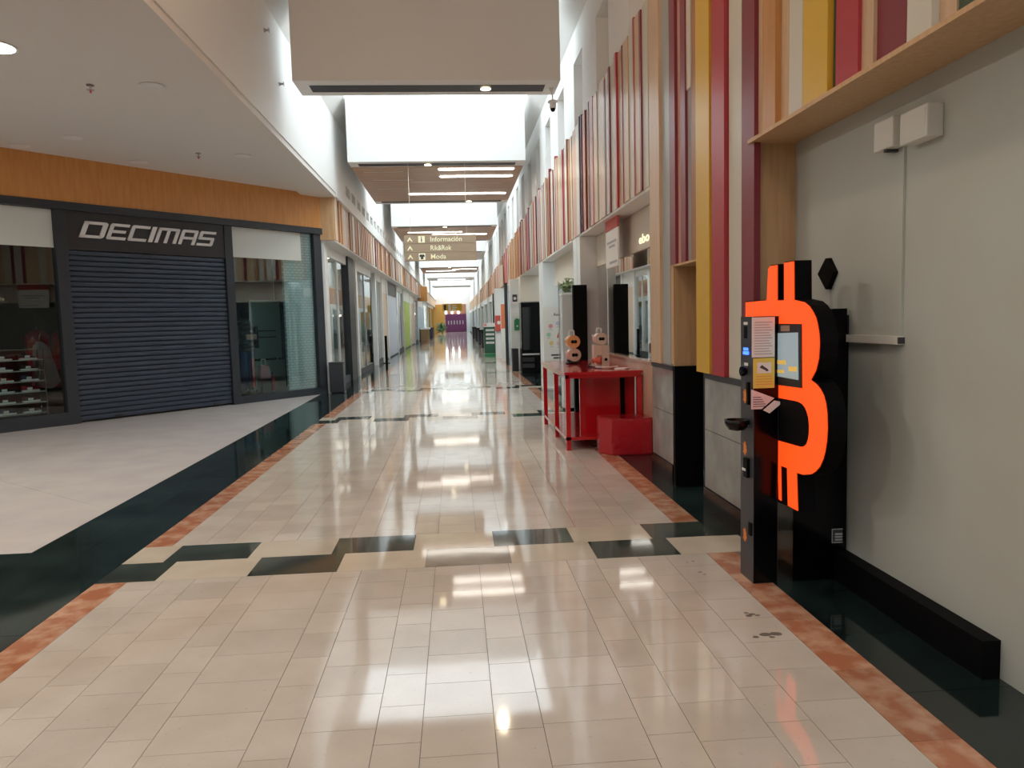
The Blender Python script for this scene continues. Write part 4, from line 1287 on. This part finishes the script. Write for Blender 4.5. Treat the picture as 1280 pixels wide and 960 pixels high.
# ================================================================== HANGING SIGNS
hg = thing('direction_sign', (-0.31, 18.5, 3.16), 'three-row taupe direction sign hanging from the ceiling', 'sign')
zs = [(3.585, 3.79), (3.375, 3.58), (3.165, 3.37)]
names = ['Información', 'Rik&Rok', 'Moda']
for k, ((za, zb), nm) in enumerate(zip(zs, names)):
    B(-1.19, 0.57, 18.46, 18.54, za, zb).build('sign_row', 'sign_taupe', hg)
    zc = (za + zb) / 2
    MB().prism([(-1.12, zc - .05), (-1.05, zc + .06), (-0.98, zc - .05), (-1.01, zc - .05), (-1.05, zc + .0), (-1.09, zc - .05)], 18.452, 18.46, 'y').build('arrow', 'sign_text', hg)
    text(nm, 0.165, (-0.55, 18.455, zc - 0.055), (1, 0, 0), (0, 0, 1), 'sign_text', 'lettering', hg, width=[0.77, 0.51, 0.37][k])
    if k != 1:
        B(-0.845, -0.685, 18.452, 18.46, zc - .08, zc + .08).build('icon_plate', 'sign_text', hg)
    if k == 0:
        B(-0.777, -0.753, 18.448, 18.452, zc - .06, zc + .025).build('icon', 'ink', hg)
        B(-0.777, -0.753, 18.448, 18.452, zc + .04, zc + .065).build('icon', 'ink', hg)
    if k == 2:
        MB().prism([(-0.795, zc - .06), (-0.735, zc - .06), (-0.735, zc + .0), (-0.710, zc - .01), (-0.700, zc + .03), (-0.735, zc + .065), (-0.750, zc + .05), (-0.780, zc + .05), (-0.795, zc + .065), (-0.830, zc + .03), (-0.820, zc - .01), (-0.795, zc)], 18.448, 18.452, 'y').build('icon', 'ink', hg)
for xx in (-1.03, 0.34):
    MB().tube((xx, 18.5, 3.79), (xx, 18.5, ZS), 0.005, n=6).build('hanger_wire', 'plastic_white', hg)
ys_ = thing('direction_sign', (-0.25, 60, 2.5), 'yellow direction sign hanging far down the corridor', 'sign')
B(-1.0, 0.55, 59.97, 60.03, 2.48, 3.05).build('board', 'sign_yellow', ys_)
for (a, b, c_, d_) in ((-.9, -.72, 2.55, 2.98), (-.55, -.35, 2.52, 3.0), (-.25, .1, 2.85, 2.93), (-.25, .15, 2.70, 2.78), (-.25, .05, 2.56, 2.63)):
    B(a, b, 59.95, 59.97, c_, d_).build('marking', 'ink' if a < -.8 else 'paper', ys_)
for xx in (-.8, .35):
    MB().tube((xx, 60, 3.05), (xx, 60, ZS), .004, n=6).build('hanger_wire', 'plastic_white', ys_)

# ================================================================== SMALL CEILING ITEMS
cc = thing('dome_camera', (1.72, 12.62, 5.1), 'white dome security camera hanging from the ceiling beam', 'camera')
MB().lathe([(0.055, 0.0), (0.03, -0.05), (0.012, -0.06)], (1.725, 12.62, ZS), 'z', 16).build('mount', 'plastic_white', cc)
MB().tube((1.725, 12.62, 5.45), (1.735, 12.62, 5.30), 0.012).build('stem', 'plastic_white', cc)
MB().lathe([(0.02, 0.03), (0.05, 0.02), (0.085, 0.0), (0.085, -0.015), (0.055, -0.02), (0.055, -0.10), (0.045, -0.115)], (1.735, 12.62, 5.285), 'z', 18).build('housing', 'lamp_off', cc)
MB().ellipsoid((1.735, 12.62, 5.17), (.045, .045, .055)).build('dome', 'black_gloss', cc, smooth=True)


def sprinkler(x, y, z, label):
    t = thing('sprinkler', (x, y, z - .1), label, 'sprinkler', 'sprinkler heads of the low ceiling')
    MB().lathe([(0.05, 0), (0.045, -0.012), (0.016, -0.02), (0.012, -0.06)], (x, y, z), 'z', 12).build('stem', 'chrome', t)
    MB().lathe([(0.045, -0.062), (0.045, -0.067)], (x, y, z), 'z', 12).build('deflector', 'ink_grey', t)
    MB().tube((x, y, z - .02), (x, y, z - .10), 0.008, .014).build('bulb', 'shop_red', t)


sprinkler(-4.48, 9.97, 4.76, 'bronze sprinkler head close to the lit downlight')
sprinkler(-4.44, 13.79, 4.76, 'bronze sprinkler head before the second shop window')
for i, (yy, zz) in enumerate(((11.9, 6.15), (12.75, 5.62))):
    t = thing('wall_sprinkler', (WL + .05, yy, zz), ['small sprinkler high on the shaded upper wall', 'small sprinkler on the bright upper wall next to the beam'][i], 'sprinkler')
    MB().lathe([(.035, 0), (.02, .02), (.012, .07)], (WL, yy, zz), 'x', 10).build('stem', 'ink_grey', t)
    B(WL + .07, WL + .076, yy - .03, yy + .03, zz - .03, zz + .03).build('deflector', 'ink_grey', t)


def downlight(x, y, z, lit, label, r=0.14, power=46):
    t = thing('downlight', (x, y, z), label, 'lamp', 'round downlights of the low ceiling')
    MB().lathe([(r, 0), (r * 1.12, -0.004), (r * 1.12, -0.012), (r, -0.012)], (x, y, z), 'z', 24).build('rim', 'lamp_off', t)
    MB().lathe([(r * .98, -0.0125), (r * .9, -0.018)], (x, y, z), 'z', 24).build('diffuser', 'lamp_white' if lit else 'lamp_off', t)
    if lit:
        ld = bpy.data.lights.new('downlight_lamp', 'AREA')
        ld.shape = 'DISK'
        ld.size = 2 * r
        ld.energy = power
        ld.color = (1, 0.93, 0.82)
        lo = bpy.data.objects.new('downlight_lamp', ld)
        C.objects.link(lo)
        lo.parent = t
        lo.location = (0, 0, -0.02)


for k, yy in enumerate((1.5, 6.0)):  # added out of view: warm fill for the beam face and near floor
    t = thing('fill_pendant', (-0.3, yy, 6.2), 'added warm fill globe hanging unseen in the closed vault over the corridor', 'lamp', 'added fill globes of the near vault')
    MB().ellipsoid((-0.3, yy, 6.35), (.16, .16, .16)).build('globe', 'spot_warm', t, smooth=True)
    MB().tube((-0.3, yy, 6.5), (-0.3, yy, ZR), .012).build('rod', 'dark_steel', t)
    ld = bpy.data.lights.new('fill_light', 'POINT')
    ld.energy = 42
    ld.color = (1, 0.72, 0.55)
    ld.shadow_soft_size = 0.18
    lo = bpy.data.objects.new('fill_light', ld)
    C.objects.link(lo)
    lo.parent = t
    lo.location = (0, 0, -0.08)
downlight(-4.86, 8.66, 4.76, True, 'lit round downlight in the low white ceiling', .20)
for (x, y, lab) in ((-3.74, 10.01, 'unlit flush downlight beside the edge of the soffit beam'), (-5.99, 12.59, 'unlit flush downlight in front of the lettered shop sign'), (-7.1, 13.14, 'unlit flush downlight above the shoe rack window'),
                    (-5.74, 14.46, 'unlit flush downlight close to the orange timber fascia'), (-3.72, 14.0, 'unlit flush downlight in front of the second shop window')):
    downlight(x, y, 4.76, False, lab)
for (x, y) in ((-4.9, 4.6), (-4.9, 0.6), (-8.5, 8.6), (-8.5, 3.5)):  # extra lamps added outside the frame to brighten the forecourt and near bay
    downlight(x, y, 4.76, True, 'added unseen fill downlight out over the forecourt', .20)
